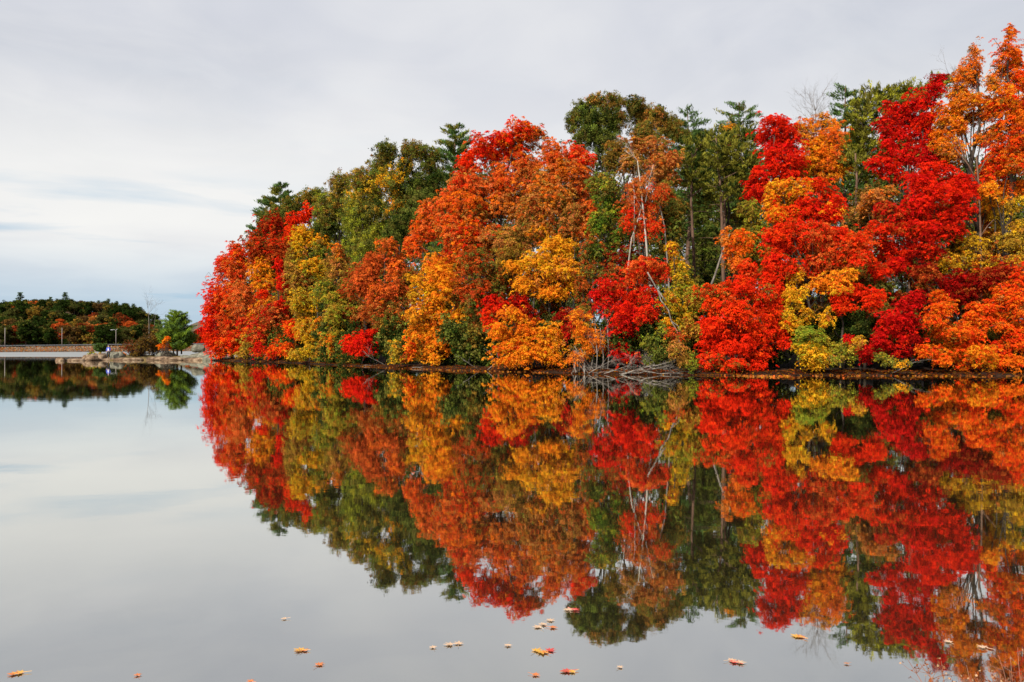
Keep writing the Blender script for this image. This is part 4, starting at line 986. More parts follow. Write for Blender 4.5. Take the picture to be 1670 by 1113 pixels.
rock('boulder', 'grey blocky boulder perched on the pale slab near the wooded point', 324, 107.5, 1.55, 1.15, 1.3, M_ROCKG, 1.55, 15, 0.3, 0.12, sq=3.6)

# brown twiggy thicket and shrubs on the island
def island_shrub(name, label, px, D, lobes, style='sparse', leaf=0.2, mat=None, stems=10, cat='shrub'):
    X = (px - CX) / FPX * D; o = np.array([X, D, 0.35]); root = empty(name, o); tag(root, label, cat)
    L = Leaves(); T = Tubes()
    for (cx, cy, rx, ry, k) in lobes:
        c = P(cx, cy, D + RG.uniform(-0.5, 0.5)); ra = np.array([rx, (rx + ry) / 2, ry]) * D / FPX
        sp = fill_lobe(L, c, ra, k, style, 1.0, leaf)
        for q in sp[RG.choice(len(sp), min(len(sp), stems), replace=False)]:
            T.limb(o + RG.normal(size=3) * np.array([0.5, 0.3, 0]) - np.array([0, 0, 0.2]), q, 0.03, 0.008, 0.05, 5, 3)
    T.build('stems', mat or M_BARK, root, origin=o); L.build('leaves', M_LEAF, root, origin=o); return root


island_shrub('brown_thicket', 'wide brown thicket of bare twigs in the middle of the rocky spit', 225, 108, [(213, 566, 12, 12, 'KJ'), (226, 558, 13, 16, 'KB'), (240, 564, 12, 14, 'KB'), (222, 574, 14, 8, 'BK')], leaf=0.14, stems=60)
island_shrub('brown_thicket', 'smaller brown thicket left of the green pine', 252, 110, [(250, 552, 10, 16, 'KB'), (256, 568, 10, 10, 'BK')], stems=24)
island_shrub('brown_grass', 'low rust coloured brush behind the standing person', 195, 110, [(198, 577, 10, 5, 'UTO'), (183, 578, 8, 5, 'GB')], stems=12)
island_shrub('grass_tuft', 'yellow green grassy tuft on the left rocks of the spit', 153, 107, [(150, 577, 7, 3, 'LE'), (163, 579, 8, 3, 'GL')], stems=4)
island_shrub('orange_sapling', 'bright orange sapling left of the green pine on the spit', 270, 107, [(273, 553, 4, 5, 'OA'), (263, 563, 7, 4, 'O'), (271, 565, 6, 4, 'OV'), (268, 558, 4, 4, 'O')], 'spray', 0.17)
conifer('juniper_bush', 'small dark green conifer bush above the left rocks of the spit', 165, 109, 561, [(562, 4), (567, 8), (573, 9)], 'PN', cat='bush', levels=6, leaf=0.3, gz=0.4, dens=2.0)
GP = conifer('white_pine', 'bright green pine on the rocky spit left of the wooded point', 289, 109, 507, [(508, 3), (514, 11), (524, 15), (536, 19), (548, 22), (556, 24), (563, 20), (569, 14)], 'WP', levels=13, leaf=0.34, gz=0.5, dens=2.2, sweep=0.3)
conifer('white_pine', 'thin young pine just left of the bright green one on the spit', 259, 112, 521, [(523, 2), (535, 7), (548, 9), (562, 10), (572, 10)], 'PE', levels=9, leaf=0.32, gz=0.5, dens=1.0)
T = Tubes()
for x in (283, 296): polytrunk(T, [(x, 578), (x + 0.5, 560), (x, 535)], 109.3, 0.11, 0.05)
o = np.array([*P(290, 0, 109.3)[:2], 0.3]); T.build('side_stems', M_BARK, GP, origin=GP.location)
stem_tree('bare_birch', 'tall thin leafless birch behind the brown thicket', 'birch tree', [(244, 580), (243, 555), (243, 530), (242, 512), (241, 503)], 112, 0.06, 0.02, M_BARKG, [([(250, 580), (250, 550), (252, 525), (254, 512)], 0.035, 0.012)], 9)


# ------------------------------------------------------------------ person on the ledge
def skin_chain(name, verts, edges, rad, mat, parent, loc, lvl=1, root=0):
    me = bpy.data.meshes.new(name); me.from_pydata([tuple(v) for v in verts], edges, []); me.update()
    ob = bpy.data.objects.new(name, me); COL.objects.link(ob); me.materials.append(mat)
    sk = ob.modifiers.new('skin', 'SKIN'); ss = ob.modifiers.new('sub', 'SUBSURF'); ss.levels = lvl; ss.render_levels = lvl
    sk.use_smooth_shade = True
    for i, r in enumerate(rad):
        v = me.skin_vertices[0].data[i]; v.radius = (r, r) if np.isscalar(r) else r; v.use_root = (i == root)
    if parent: ob.parent = parent
    return ob


pp = P(177, 586, 105.3); PZ = 0.24
per = empty('person', (pp[0], pp[1], PZ)); per.rotation_euler = (0, 0, 0.3)
tag(per, 'person in a blue and white jacket and dark trousers standing at the water edge', 'person')
skinm = plain_mat('skin', (0.45, 0.27, 0.19), 0.6, var=0.05); jack = plain_mat('blue_jacket', (0.035, 0.06, 0.34), 0.7); whitem = plain_mat('white_cloth', (0.75, 0.76, 0.8), 0.8, var=0.05)
trou = plain_mat('dark_trousers', (0.012, 0.013, 0.02), 0.8); hairm = plain_mat('dark_hair', (0.02, 0.014, 0.01), 0.6)
bv = [(0, 0, .95), (0, 0, 1.12), (0, 0, 1.32), (0, 0, 1.45), (0, -.01, 1.52), (0, -.02, 1.62), (0, -.02, 1.71),
      (.17, 0, 1.40), (.22, -.02, 1.15), (.16, -.20, 1.02), (.12, -.27, 1.0), (-.17, 0, 1.40), (-.23, 0, 1.14), (-.22, -.07, .90), (-.22, -.09, .82),
      (.10, 0, .88), (.12, -.01, .50), (.13, 0.02, .08), (.14, -.14, .03), (-.10, 0, .88), (-.12, -.01, .50), (-.13, 0.03, .08), (-.15, -.12, .03)]
be = [(0, 1), (1, 2), (2, 3), (3, 4), (4, 5), (5, 6), (2, 7), (7, 8), (8, 9), (9, 10), (2, 11), (11, 12), (12, 13), (13, 14), (0, 15), (15, 16), (16, 17), (17, 18), (0, 19), (19, 20), (20, 21), (21, 22)]
br = [.13, .12, .14, .06, .055, .085, .07, .06, .045, .035, .035, .06, .045, .035, .035, .085, .06, .04, .035, .085, .06, .04, .035]
skin_chain('body', bv, be, br, skinm, per, None)
jv = [(0, 0, .93), (0, 0, 1.12), (0, 0, 1.33), (0, 0, 1.43), (.17, 0, 1.40), (.225, -.02, 1.15), (.165, -.19, 1.03), (-.17, 0, 1.40), (-.235, 0, 1.14), (-.225, -.06, .93)]
skin_chain('jacket', jv, [(0, 1), (1, 2), (2, 3), (2, 4), (4, 5), (5, 6), (2, 7), (7, 8), (8, 9)], [.165, .155, .175, .09, .085, .07, .055, .085, .07, .055], jack, per, None)
skin_chain('shirt_front', [(0, -.10, .98), (0, -.11, 1.15), (0, -.10, 1.33)], [(0, 1), (1, 2)], [(.07, .07), (.075, .075), (.06, .06)], whitem, per, None)
skin_chain('trousers', [(0, 0, .94), (.10, 0, .87), (.12, -.01, .50), (.13, .02, .10), (-.10, 0, .87), (-.12, -.01, .50), (-.13, .03, .10)], [(0, 1), (1, 2), (2, 3), (0, 4), (4, 5), (5, 6)], [.145, .105, .08, .065, .105, .08, .065], trou, per, None)
skin_chain('hair', [(0, .02, 1.60), (0, .02, 1.70), (0, -.02, 1.745)], [(0, 1), (1, 2)], [.085, .09, .06], hairm, per, None)


# ------------------------------------------------------------------ causeway, guard rail, poles
def cz(px): return float(np.interp(px, [-60, 0, 240, 345, 420], [2.3, 2.4, 3.2, 3.6, 3.8]))
def cD(px): return float(np.interp(px, [-400, -60, 0, 160, 240, 345, 460], [250, 275, 290, 325, 345, 380, 420]))
V = []; F = []
pxs = np.arange(-420, 480, 6.0)
prof = [(-7.0, -1.0), (-5.0, 0.0), (-3.6, 0.35), (-1.8, 0.72), (-0.6, 0.95), (0, 1.0), (7.5, 1.0), (12, 0.6), (20, 0.8)]
for i, px in enumerate(pxs):
    D = cD(px); zt = cz(px) - 0.75
    for (dy, zf) in prof:
        z = -1.2 if zf < 0 else zf * zt
        jit = 0 if zf in (1.0,) or zf < 0 else RG.normal() * 0.14
        V.append(((px - CX) / FPX * D, D + dy * 1.3, z + jit))
m = len(prof)
for i in range(len(pxs) - 1):
    for j in range(m - 1): F.append((i * m + j, (i + 1) * m + j, (i + 1) * m + j + 1, i * m + j + 1))
M_EMB = ground_mat('stone_embankment', [(0.35, (0.06, 0.035, 0.02)), (0.48, (0.21, 0.13, 0.075)), (0.58, (0.32, 0.24, 0.17)), (0.7, (0.42, 0.36, 0.28))], 0.9, 0.3)
ob = mesh_obj('causeway_embankment', V, F, M_EMB, smooth=False); tag(ob, kind='structure')
# rip-rap stones and dry brush on the slope
L = Leaves()
for k in range(9000):
    px = RG.uniform(-120, 440); D = cD(px); f = RG.uniform(0.05, 0.95); dy = -5.0 + 4.6 * f
    z = f * (cz(px) - 0.75) + 0.1
    c = np.array([[(px - CX) / FPX * D, D + dy * 1.3 - 0.2, z]])
    stone = RG.random() < 0.5
    col = (np.array([[0.36, 0.30, 0.23]]) if stone else pick_cols('TUB', 1)) * RG.uniform(0.6, 1.1)
    L.add(c, RG.normal(size=(1, 3)) * 0.5 + np.array([[0, -0.8, 0.5]]), np.array([RG.uniform(0.3, 0.75)]), col)
ob = L.build('causeway_rubble', M_LEAF); tag(ob, 'tan rubble and dry brush covering the slope of the far causeway', 'rubble', kind='stuff')

M_STEEL = plain_mat('galvanised_steel', (0.28, 0.29, 0.30), 0.45, 0.3, 0.1); M_POST = plain_mat('weathered_post', (0.06, 0.045, 0.035), 0.9)
M_POLE = plain_mat('grey_wooden_pole', (0.19, 0.16, 0.145), 0.85)


def box_v(c, s):
    c = np.array(c); s = np.array(s) / 2
    v = [c + s * np.array(q) for q in [(-1, -1, -1), (1, -1, -1), (1, 1, -1), (-1, 1, -1), (-1, -1, 1), (1, -1, 1), (1, 1, 1), (-1, 1, 1)]]
    return v, [(0, 3, 2, 1), (4, 5, 6, 7), (0, 1, 5, 4), (1, 2, 6, 5), (2, 3, 7, 6), (3, 0, 4, 7)]


def guard_rail(label, p0, p1, step):
    a = P(p0, 0, cD(p0)); o = np.array([a[0], a[1], cz(p0) - 0.75]); root = empty('guard_rail', o); tag(root, label, 'guard rail')
    T = Tubes(); xs = np.arange(p0, p1, step); V = []; F = []
    for px in xs:
        D = cD(px); X = (px - CX) / FPX * D; z = cz(px) - 0.75
        v, f = box_v((X, D + 0.12, z + 0.4), (0.22, 0.2, 0.95)); mesh_obj('post', v, f, M_POST, root, origin=o)
    # W-shaped beam swept along the posts
    sec = [(0, 0.48), (-0.07, 0.54), (-0.07, 0.60), (-0.01, 0.66), (-0.07, 0.72), (-0.07, 0.78), (0, 0.84), (0.02, 0.84), (0.02, 0.48)]
    n = len(sec); pp_ = np.arange(p0, p1 + 0.01, 6.0)
    for px in pp_:
        D = cD(px); X = (px - CX) / FPX * D; z = cz(px) - 0.75
        for (dy, dz) in sec: V.append((X, D + dy - 0.02, z + dz))
    for i in range(len(pp_) - 1):
        for j in range(n):
            j2 = (j + 1) % n; F.append((i * n + j, (i + 1) * n + j, (i + 1) * n + j2, i * n + j2))
    mesh_obj('rail', V, F, M_STEEL, root, origin=o)


guard_rail('grey steel guard rail on dark posts along the far causeway', -40, 380, 5.4)


def pole(label, px, py, D, lamp=0):
    zb = cz(px) - 0.8; X = (px - CX) / FPX * D; top = P(px, py, D)
    o = np.array([X, D, zb]); root = empty('utility_pole' if not lamp else 'street_lamp', o); tag(root, label, 'utility pole' if not lamp else 'street lamp')
    T = Tubes(); T.tube([o, (o + top) / 2, top], [0.15, 0.13, 0.10], 8); T.build('pole', M_POLE, root, origin=o)
    if lamp:
        T = Tubes(); T.tube([top + [0, 0, -0.35], top + [-0.8, 0, 0.05], top + [-1.5, 0, 0.0]], 0.07, 6); T.build('arm', M_STEEL, root, origin=o)
        v, f = box_v(top + np.array([-1.75, 0, -0.05]), (0.9, 0.35, 0.22)); mesh_obj('lamp_head', v, f, M_STEEL, root, origin=o)
        T = Tubes(); T.tube([top + [0.1, 0, -0.1], top + [0.55, 0, 0.25]], 0.09, 5); T.build('bracket', M_STEEL, root, origin=o)


pole('plain grey wooden pole at the far left of the causeway', 8, 535, 292)
pole('plain grey wooden pole on the causeway, in front of dark green trees', 101, 535, 314)
pole('pale street lamp with an arm reaching left, in front of the orange trees', 189, 538, 334, 1)


# ------------------------------------------------------------------ far wooded hill
def ftop(px):   # terrain row of the hill crest seen from the camera
    return np.interp(px, [-500, -200, 0, 40, 110, 190, 230, 255, 290, 330, 420], [502, 502, 506, 502, 501, 505, 513, 527, 542, 551, 556])


def hill_h(X, Y):
    px = X / np.maximum(Y, 1) * FPX + CX
    Hc = (HZ - ftop(px)) / FPX * 560 + CAMH - 3
    dz = np.array([cD(p) for p in px.ravel()]).reshape(px.shape)
    t = np.clip((Y - dz - 60) / 170, 0, 1)
    base = np.array([cz(p) for p in px.ravel()]).reshape(px.shape) - 1.2
    h = base + (Hc * 1.0 - base) * (t * t * (3 - 2 * t))
    t2 = np.clip((Y - 620) / 200, 0, 1)
    return h * (1 - t2) + 1.0 * t2


M_HILL = ground_mat('forest_floor', [(0.35, (0.012, 0.012, 0.006)), (0.55, (0.05, 0.03, 0.015)), (0.7, (0.09, 0.05, 0.02))], 0.4)
xs = np.linspace(-520, -60, 120); ys = np.linspace(285, 900, 110); X, Y = np.meshgrid(xs, ys); Z = hill_h(X, Y)
dzz = np.array([cD(p) for p in (X / Y * FPX + CX).ravel()]).reshape(X.shape)
Z = np.where(Y < dzz + 10, -1.4, Z)
V = np.stack([X.ravel(), Y.ravel(), Z.ravel()], 1); nx = len(xs)
F = [(j * nx + i, j * nx + i + 1, (j + 1) * nx + i + 1, (j + 1) * nx + i) for j in range(len(ys) - 1) for i in range(nx - 1)]
ob = mesh_obj('far_hill', V, F, M_HILL, smooth=True); tag(ob, kind='structure')


def far_proto(kind, keys, seed):
    """crown and trunk meshes of one far tree, about 13 m high, base at the origin"""
    L = Leaves(); T = Tubes(); rg = np.random.default_rng(seed)
    if kind == 'round':
        T.tube([(0, 0, -1), (0, 0, 5), (0, 0, 10)], [0.3, 0.25, 0.1], 5)
        for k in range(11):
            a = rg.uniform(0, 6.28); r = rg.uniform(0.5, 2.9); z = rg.uniform(2.6, 10.6)
            r *= 1 - 0.5 * max(0, (z - 7) / 4)
            fill_lobe(L, (math.cos(a) * r, math.sin(a) * r, z), (2.1, 2.1, 1.6), keys[:1] if rg.random() < 0.75 else keys, 'clump', 0.6, 0.48)
    else:
        T.tube([(0, 0, -1), (0, 0, 8), (0, 0, 15)], [0.3, 0.2, 0.04], 5)
        for lv in range(11):
            z = 3 + lv * 1.1; w = 3.6 * (1 - ((z - 3) / 12.5) ** 1.3) + 0.4
            for b in range(6):
                a = rg.uniform(0, 6.28); ln = w * rg.uniform(0.6, 1.1)
                for f in (0.5, 0.95):
                    c = np.array([math.cos(a) * ln * f, math.sin(a) * ln * f, z + 0.1 * ln])
                    needle_tuft(L, c, (math.cos(a), math.sin(a), 0.3), 0.75, pick_cols(keys, 1)[0], 16, 0.95)
    t = T.build('trunk', M_BARK); c = L.build('crown', M_LEAF if kind == 'round' else M_NEEDLE, aspect=0.8 if kind == 'round' else 0.35)
    mt, mc = t.data, c.data
    bpy.data.objects.remove(t); bpy.data.objects.remove(c)
    return mt, mc


FK = {'E': far_proto('round', 'MB', 1), 'N': far_proto('round', 'NE', 2), 'B': far_proto('round', 'KB', 3), 'O': far_proto('round', 'UJ', 4), 'U': far_proto('round', 'JK', 5),
      'A': far_proto('round', 'TGB', 6), 'R': far_proto('round', 'CUD', 7), 'p': far_proto('conifer', 'NP', 8), 'G': far_proto('round', 'BM', 9)}


def far_tree(name, label, kind, px, D, h, cat, group=None, wide=1.0, z=None):
    X = (px - CX) / FPX * D
    z = float(hill_h(np.array([[X]]), np.array([[D]]))[0, 0]) if z is None else z
    gz = float(hill_h(np.array([[X]]), np.array([[D]]))[0, 0]) if px < 300 else 1.0
    w0 = h; h = max(z + h - gz, 0.7 * h); z = z + w0 - h; wide *= min(1.0, (w0 / h) ** 0.6)
    root = empty(name, (X, D, z)); tag(root, label, cat, group)
    s = h / (12.5 if kind != 'p' else 15.5)
    for nm, me in (('trunk', FK[kind][0]), ('crown', FK[kind][1])):
        o = bpy.data.objects.new(nm, me); COL.objects.link(o); o.parent = root
    root.scale = (s * wide, s * wide, s); root.rotation_euler = (0, 0, RG.uniform(0, 6.28))
    return root


def ftz(px, py_top, D, h): return CAMH + (HZ - py_top) / FPX * D - h


WORDS = {'E': 'olive green tree', 'N': 'dark green tree', 'B': 'brownish olive tree', 'O': 'bright orange tree', 'U': 'rust red tree', 'A': 'amber tree', 'R': 'red tree', 'p': 'dark pine', 'G': 'golden brown tree'}
FAR = [  # kind, px, crown top row, D, height, where
 ('p', 33, 478, 560, 17, 'highest on the skyline at the far left of the far hill'), ('p', 106, 478, 560, 18, 'with the tallest pointed top on the far hill skyline'), ('p', 82, 486, 560, 15, 'on the far hill skyline left of the tallest pointed pine'),
 ('p', 92, 489, 555, 14, 'just left of the tallest pointed pine on the far hill'), ('p', 160, 492, 560, 13, 'small and alone on the skyline at the middle of the far hill'), ('p', 176, 489, 560, 14, 'on the far hill skyline above the red crown'),
 ('p', 190, 493, 555, 14, 'on the far hill skyline right of its middle'), ('p', 208, 497, 550, 15, 'near the right shoulder of the far hill'), ('p', 218, 497, 540, 16, 'on the right shoulder of the far hill, second from its end'),
 ('p', 228, 502, 530, 17, 'last in the row on the right shoulder of the far hill'),
 ('E', 15, 490, 550, 14, 'on the skyline at the left end of the far hill'), ('N', 55, 486, 550, 15, 'on the skyline between the two pine tops of the far hill'), ('N', 68, 487, 550, 14, 'below the skyline pines of the far hill'),
 ('N', 42, 499, 520, 15, 'large and dark in the upper left of the far hill'), ('G', 28, 495, 520, 13, 'yellowish, left of the large dark one on the far hill'), ('B', 140, 493, 545, 13, 'on the skyline right of the tallest pine'),
 ('A', 132, 498, 500, 14, 'big and rounded, right of the tallest pine on the far hill'), ('B', 92, 502, 510, 13, 'below the tallest pointed pine on the far hill'), ('B', 110, 500, 515, 13, 'under the right side of the tallest pine'),
 ('U', 152, 508, 480, 12, 'right of the big rounded amber crown'), ('N', 172, 501, 500, 14, 'dark, above the bright orange trees of the far shore'), ('N', 184, 505, 490, 13, 'left of the red crown on the far hill'),
 ('R', 206, 512, 450, 10, 'crimson, high at the right of the far hill'), ('U', 196, 508, 470, 11, 'dull pinkish, left of the crimson crown'),
 ('O', 175, 525, 400, 12, 'large, directly behind the street lamp on the far shore'), ('O', 160, 527, 395, 11, 'left of the street lamp on the far shore'), ('A', 148, 525, 400, 9, 'small, left of the big orange pair on the far shore'),
 ('O', 214, 522, 410, 13, 'right of the street lamp and above the causeway'), ('N', 228, 520, 430, 14, 'dark, right of the orange trees on the far shore'), ('E', 236, 517, 450, 13, 'at the right end of the far hill above the brown thicket'),
 ('O', 98, 519, 430, 10, 'behind the middle wooden pole'), ('O', 76, 520, 430, 9, 'low down left of the middle wooden pole'), ('U', 69, 528, 400, 11, 'narrow, in the dark trees left of the middle pole'),
 ('G', 124, 519, 415, 13, 'yellowish, right of the middle wooden pole'), ('E', 84, 522, 400, 13, 'in front of the orange crowns by the middle pole'), ('E', 60, 512, 440, 14, 'rounded, left of the middle pole halfway up the far hill'),
 ('N', 8, 514, 420, 15, 'dark, at the far left above the causeway'), ('A', 20, 511, 450, 12, 'yellow tinged, at the left of the far shore'), ('O', 12, 510, 470, 10, 'small, peeping out at the far left of the far hill'),
 ('N', 40, 520, 400, 14, 'dark, right of the leftmost pole'), ('N', 140, 525, 410, 12, 'dark, left of the bright orange pair of the far shore'), ('O', 130, 540, 380, 8, 'low orange undergrowth right of the middle pole'),
 ('U', 246, 527, 440, 11, 'rusty, behind the leafless birch'), ('B', 262, 533, 450, 9, 'brownish, low behind the thin young pine'), ('E', 275, 537, 460, 8, 'low, behind the bright green pine'),
]
for k, px, py, D, h, where in FAR:
    far_tree('far_pine' if k == 'p' else 'far_tree', WORDS[k] + ' ' + where if not where.startswith(('dark', 'yellow', 'large and', 'narrow')) else WORDS[k] + ', ' + where, k, px, D, h, 'tree', None,
             1.0 if k == 'p' else 1.15, z=ftz(px, py - (3 if k == 'p' else 0), D, h))
far_tree('far_tree', 'red orange tree on the far shore just left of the wooded point', 'R', 329, 395, 11, 'tree', None, 1.0, z=ftz(329, 527, 395, 11))
far_tree('far_tree', 'amber orange tree beside the red orange one on the far shore', 'A', 322, 405, 9, 'tree', None, 0.9, z=ftz(322, 535, 405, 9))
far_tree('far_tree', 'yellowish tree on the far shore between the green pine and the point', 'G', 308, 420, 7, 'tree', None, 1.0, z=ftz(308, 541, 420, 7))
FM = [(-60, 'outside the left edge'), (-25, 'just outside the left edge'), (4, 'beside the leftmost pole'), (22, 'right of the leftmost pole'), (40, 'third of the way to middle pole'), (58, 'midway between wooden poles'),
      (76, 'a little left of the middle pole'), (95, 'close behind the middle pole'), (114, 'just right of the middle pole'), (132, 'third of the way to lamp'), (150, 'two thirds towards the lamp'), (168, 'just left of the street lamp'),
      (187, 'straight behind the street lamp'), (205, 'just right of the street lamp'), (222, 'above the brown thicket'), (238, 'by the leafless birch')]
ROWS = [('lowest row', 350, 11, 'NNEUNENOBNUNNENB'), ('second row', 395, 12, 'ENBNENNGEUNNENEB'), ('third row', 445, 12, 'BNNENGNENBAENUNE'), ('fourth row', 495, 12, 'NENNBNENENBENNEN'), ('crest row', 545, 12, 'ENENNENENBENENEN')]
for ri, (rn, D0, h0, ks) in enumerate(ROWS):
    for i, (px, where) in enumerate(FM):
        p = px + (9 if ri % 2 else 0) + RG.uniform(-3, 3)
        if p > 236 and ri > 3: continue
        D = max(D0, cD(p) + 22 + 14 * ri) + RG.uniform(-6, 6); h = h0 * RG.uniform(0.85, 1.2)
        X = (p - CX) / FPX * D; z = float(hill_h(np.array([[X]]), np.array([[D]]))[0, 0])
        top = HZ - (z + h - CAMH) * FPX / D; lim = float(ftop(p)) - 15
        if top < lim: h = max(6, CAMH + (HZ - lim) / FPX * D - z)
        far_tree('far_pine' if ks[i] == 'p' else 'far_tree', WORDS[ks[i]] + ', ' + rn + ' row of far wood, ' + where, ks[i], p, D, h + (3 if ks[i] == 'p' else 0), 'tree', 'trees in rows of the far wood', 1.25, z=z)
# the rest of the far wood, which reads as one mass
L = Leaves()
for k in range(260):
    px = RG.uniform(-330, 345); D = 350 + 215 * RG.random()
    X = (px - CX) / FPX * D; D = max(D, cD(px) + 30); z = float(hill_h(np.array([[X]]), np.array([[D]]))[0, 0])
    h = RG.uniform(5, 7) if px < 235 else RG.uniform(3.5, 6)
    key = RG.choice(['N', 'EN', 'NE', 'BE', 'U', 'N', 'N', 'NE'])
    for q in range(4):
        fill_lobe(L, (X + RG.normal() * 2, D + RG.normal() * 2, z + h * RG.uniform(0.25, 0.7)), (3.0, 3.0, 2.4), key, 'clump', 0.5, 0.75)
ob = L.build('far_woodland', M_LEAF); tag(ob, 'dark mixed woodland massed over the far hill behind the causeway', 'woodland', kind='stuff')

# ridge on the horizon behind the gap
xs = np.linspace(-1400, 400, 90); V = []; F = []
for i, x in enumerate(xs):
    px = x / 1700 * FPX + CX; top = np.interp(px, [-200, 200, 300, 322, 345, 500, 1100], [545, 548, 537, 524, 523, 530, 545])
    zt = (HZ - top) / FPX * 1700 + CAMH + 2.5 * math.sin(x * 0.05) + RG.normal() * 1.0
    V += [(x, 1500, 0.0), (x, 1600, zt * 0.6), (x, 1700, zt), (x, 1900, zt * 0.5), (x, 2100, 0)]
for i in range(len(xs) - 1):
    for j in range(4): F.append((i * 5 + j, (i + 1) * 5 + j, (i + 1) * 5 + j + 1, i * 5 + j + 1))
M_RIDGE = ground_mat('distant_forest', [(0.38, (0.05, 0.06, 0.05)), (0.52, (0.14, 0.09, 0.06)), (0.6, (0.22, 0.09, 0.05)), (0.68, (0.12, 0.11, 0.07))], 0.05, 4.0)
ob = mesh_obj('distant_ridge', V, F, M_RIDGE, smooth=True); tag(ob, kind='structure')


# ------------------------------------------------------------------ floating leaves
def leaf_shape(seed, size, col_mat, loc, rot, label, stem=True):
    rg = np.random.default_rng(seed)
    # lobed maple leaf outline, gently cupped
    ang = [90, 72, 60, 45, 35, 20, 0, -20, -35, -60, -85]; rad = [1.1, .62, .45, .98, .55, .45, .85, .35, .55, .30, .15]
    pts = [(math.cos(math.radians(a)) * r, math.sin(math.radians(a)) * r) for a, r in zip(ang, rad)]
    pts = pts + [(-x, y) for x, y in pts[::-1] if abs(x) > 0.02]
    pts = np.array(pts) * size * 0.55
    n = len(pts); cup = rg.uniform(0.0, 0.10); tl = rg.uniform(-0.10, 0.10)
    V = [(0, 0, 0.002)]; V += [(x, y, 0.004 + cup * (x * x + y * y) / size * 0.9 + max(0, tl * x) * 0.9) for x, y in pts]
    F = [(0, 1 + i, 1 + (i + 1) % n) for i in range(n)]
    # stalk
    b = len(V); V += [(0, -0.1 * size, .004), (0.012 * size, -0.1 * size, .006), (0.06 * size, -0.75 * size, .006), (0.075 * size, -0.75 * size, .007)]
    F.append((b, b + 1, b + 3, b + 2))
    ob = mesh_obj('floating_leaf', V, F, col_mat); ob.location = loc; ob.rotation_euler = (0, 0, rot)
    sm = ob.modifiers.new('thick', 'SOLIDIFY'); sm.thickness = 0.0012
    tag(ob, label, 'leaf', 'fallen leaves floating on the lake'); return ob


LM = {'pale': plain_mat("leaf_pale", (0.440, 0.299, 0.194), 0.5), 'yellow': plain_mat('leaf_yellow', (0.510, 0.264, 0.035), 0.5), 'orange': plain_mat('leaf_orange', (0.440, 0.132, 0.031), 0.5),
      'red': plain_mat('leaf_red', (0.42, 0.04, 0.03), 0.5), 'brown': plain_mat('leaf_brown', (0.28, 0.13, 0.07), 0.6)}
FL = [(492, 1060, 'yellow', .085, 'yellow leaf in the small cluster left of centre'), (497, 1061, 'orange', .06, 'orange leaf touching the yellow one left of centre'), (487, 1062, 'brown', .05, 'brown leaf under the yellow one left of centre'),
      (521, 1084, 'orange', .07, 'single orange leaf right of the small yellow cluster'), (36, 1097, 'yellow', .08, 'yellow leaf at the lower left corner'), (26, 1099, 'orange', .07, 'orange leaf beside the yellow one at the lower left corner'),
      (227, 1101, 'orange', .05, 'lone small orange leaf on grey water at lower left'), (411, 1111, 'orange', .05, 'orange leaf cut by the bottom edge left of centre'),
      (707, 1056, 'pale', .055, 'pale leaf left of the pale pair near the bottom centre'), (735, 1051, 'pale', .08, 'left leaf of the pale pair near the bottom centre'), (748, 1050, 'pale', .075, 'right leaf of the pale pair near the bottom centre'),
      (829, 1052, 'pale', .06, 'lone pale leaf between the pale pair and the yellow cluster'), (874, 1061, 'yellow', .08, 'left pale yellow leaf of the largest floating cluster'), (884, 1063, 'yellow', .09, 'bright yellow leaf in the middle of the largest floating cluster'),
      (896, 1061, 'red', .08, 'red leaf at the right of the largest floating cluster'), (890, 1064, 'orange', .06, 'orange leaf at the front of the largest floating cluster'),
      (896, 1012, 'pale', .075, 'topmost pale leaf of the loose group of four'), (887, 1018, 'pale', .075, 'second pale leaf of the loose group of four'), (878, 1023, 'pale', .08, 'leftmost pale leaf of the loose group of four'), (900, 1023, 'orange', .07, 'peach leaf at the lower right of the loose group of four'),
      (928, 995, 'pale', .10, 'pale curled leaf on the dark oak reflection'), (936, 994, 'red', .08, 'red leaf touching the pale curled one on the oak reflection'), (926, 1094, 'red', .08, 'red leaf in the cluster near the bottom centre'), (934, 1095, 'yellow', .06, 'yellow leaf in the red cluster near the bottom centre'),
      (920, 1095, 'brown', .05, 'dark leaf at the left of the red cluster near the bottom centre'), (872, 1100, 'orange', .06, 'small orange leaf left of the red cluster at the bottom'),
      (1191, 1077, 'pale', .07, 'pale leaf of the trio right of centre'), (1198, 1080, 'red', .07, 'red leaf of the trio right of centre'), (1204, 1080, 'pale', .075, 'rightmost pale leaf of the trio right of centre'),
      (1300, 1038, 'yellow', .09, 'bright curled leaf under the reflected red treetop'), (1306, 1039, 'orange', .07, 'orange leaf tucked against the bright curled one'), (1545, 1047, 'pale', .065, 'thin pale leaf on the dark red reflection at lower right'), (1603, 1056, 'pale', .08, 'pale leaf over the bright gap in the reflection at lower right'),
      (1380, 1082, 'brown', .04, 'tiny brown fleck floating alone at the lower right'), (466, 1009, 'pale', .05, 'tiny pale leaf alone on grey water above the small yellow cluster'), (1010, 1088, 'pale', .045, 'faint pale leaf to the right of the red cluster')]
for i, (px, py, c, s, lab) in enumerate(FL):
    D = CAMH * FPX / (py - HZ)
    leaf_shape(i, s * 0.88, LM[c], ((px - CX) / FPX * D, D, 0.0015), RG.uniform(0, 6.28), lab + ', floating on the lake' if len(lab) < 46 else lab)

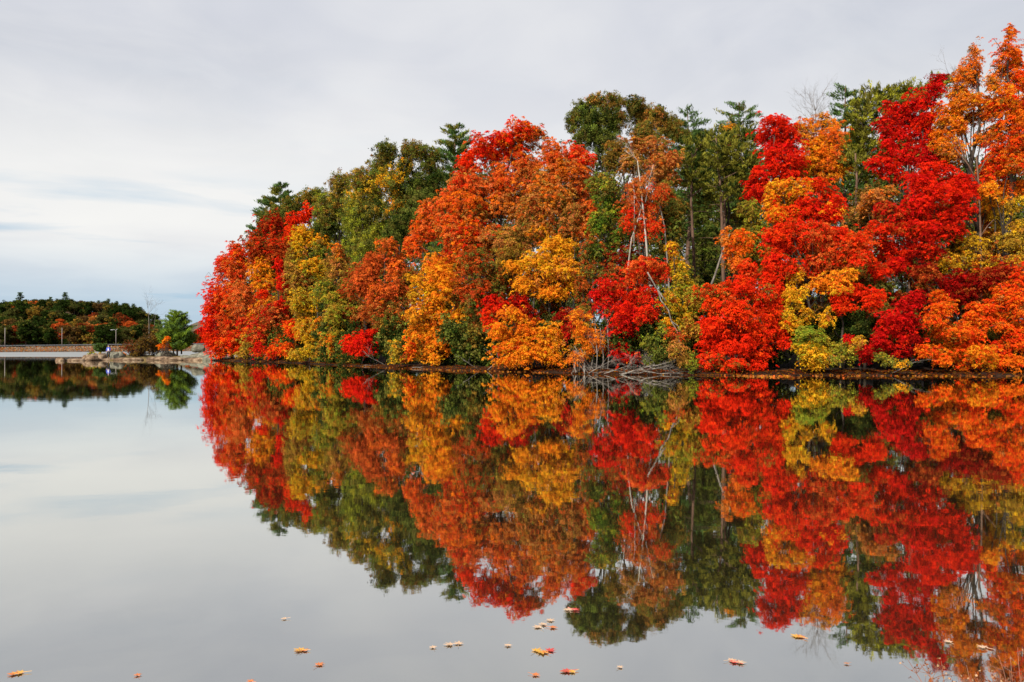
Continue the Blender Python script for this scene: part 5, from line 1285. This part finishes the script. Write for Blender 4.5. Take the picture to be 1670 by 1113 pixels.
# leaves floating in a thin line along the far bank
L = Leaves()
for k in range(260):
    px = RG.choice([RG.uniform(1200, 1290), RG.uniform(1180, 1670), RG.uniform(560, 900)]); D = Ds(px) - abs(RG.normal()) * 1.5 - 0.3
    L.add(np.array([[(px - CX) / FPX * D, D, 0.02]]), np.array([[0, 0, 1.0]]) + RG.normal(size=(1, 3)) * 0.15, np.array([RG.uniform(.1, .2)]), pick_cols('TSA', 1))
ob = L.build('drifting_leaves', M_LEAF); tag(ob, 'scattered fallen leaves drifting close to the wooded bank', 'leaf litter', kind='stuff')

# ------------------------------------------------------------------ dry weeds at the near bank, lower right corner
M_WEED = plain_mat('dry_stalk', (0.20, 0.075, 0.04), 0.8); M_SEED = leaf_mat('weed_seed_heads', 0.2)
near = mesh_obj('near_bank', [(-6, 2.9, -0.25), (9, 2.9, -0.25), (9, -6, 0.35), (-6, -6, 0.35), (-6, 1.6, 0.12), (9, 1.6, 0.12)], [(0, 1, 5, 4), (4, 5, 2, 3)], M_BANK); tag(near, kind='structure')
wl = [('tallest red dry weed stalk with forked tip at the lower right', 1645, 1068, 3.5, 1.0), ('reddish dry weed with pale seeds right at the lower right corner', 1662, 1092, 3.3, .9), ('dry weed dotted with pale seeds in the lower right, left of the tall stalk', 1622, 1095, 3.4, .9),
      ('low seedy brown weed near the bottom edge under the bright reflection gap', 1595, 1098, 3.5, .8), ('leftmost low seedy weed at the bottom edge of the lower right corner', 1560, 1104, 3.5, .8), ('short reddish weed between the low seedy ones at bottom right', 1578, 1106, 3.3, .8)]
for i, (lab, px, py, D, k) in enumerate(wl):
    tip = P(px, py + (10 if i else 0), D); o = np.array([tip[0] + RG.normal() * 0.03, D - 0.1, -0.05]); root = empty('dry_weed', o); tag(root, lab, 'weed')
    T = Tubes(); L = Leaves()
    for s in range(8 if i else 4):
        e = tip + RG.normal(size=3) * np.array([0.075, 0.12, 0.035]) * (1 if s else 0)
        p = T.limb(o, e, 0.0035, 0.0012, 0.03, 7, 4)
        for q in range(16 if i else 8):
            f = RG.uniform(0.45, 1); b = p[int(f * 6)]; e2 = b + RG.normal(size=3) * np.array([0.045, 0.045, 0.02]) + np.array([0, 0, 0.03])
            T.limb(b, e2, 0.0012, 0.0006, 0.05, 3, 3)
            n = 2
            pale = RG.random(n) < 0.35
            col = np.where(pale[:, None], np.array([[0.45, 0.27, 0.15]]), np.array([[0.24, 0.07, 0.025]])) * RG.uniform(0.6, 1.1, (n, 1))
            L.add(e2 + RG.normal(size=(n, 3)) * 0.006, RG.normal(size=(n, 3)), RG.uniform(0.008, 0.017, n), col)
    T.build('stalks', M_WEED, root, origin=o); L.build('leaves', M_SEED, root, origin=o)  # the leaves part is the weed's seed heads, scattered at the twig ends
print('objects', len(bpy.data.objects), 'faces', sum(len(m.polygons) for m in bpy.data.meshes))
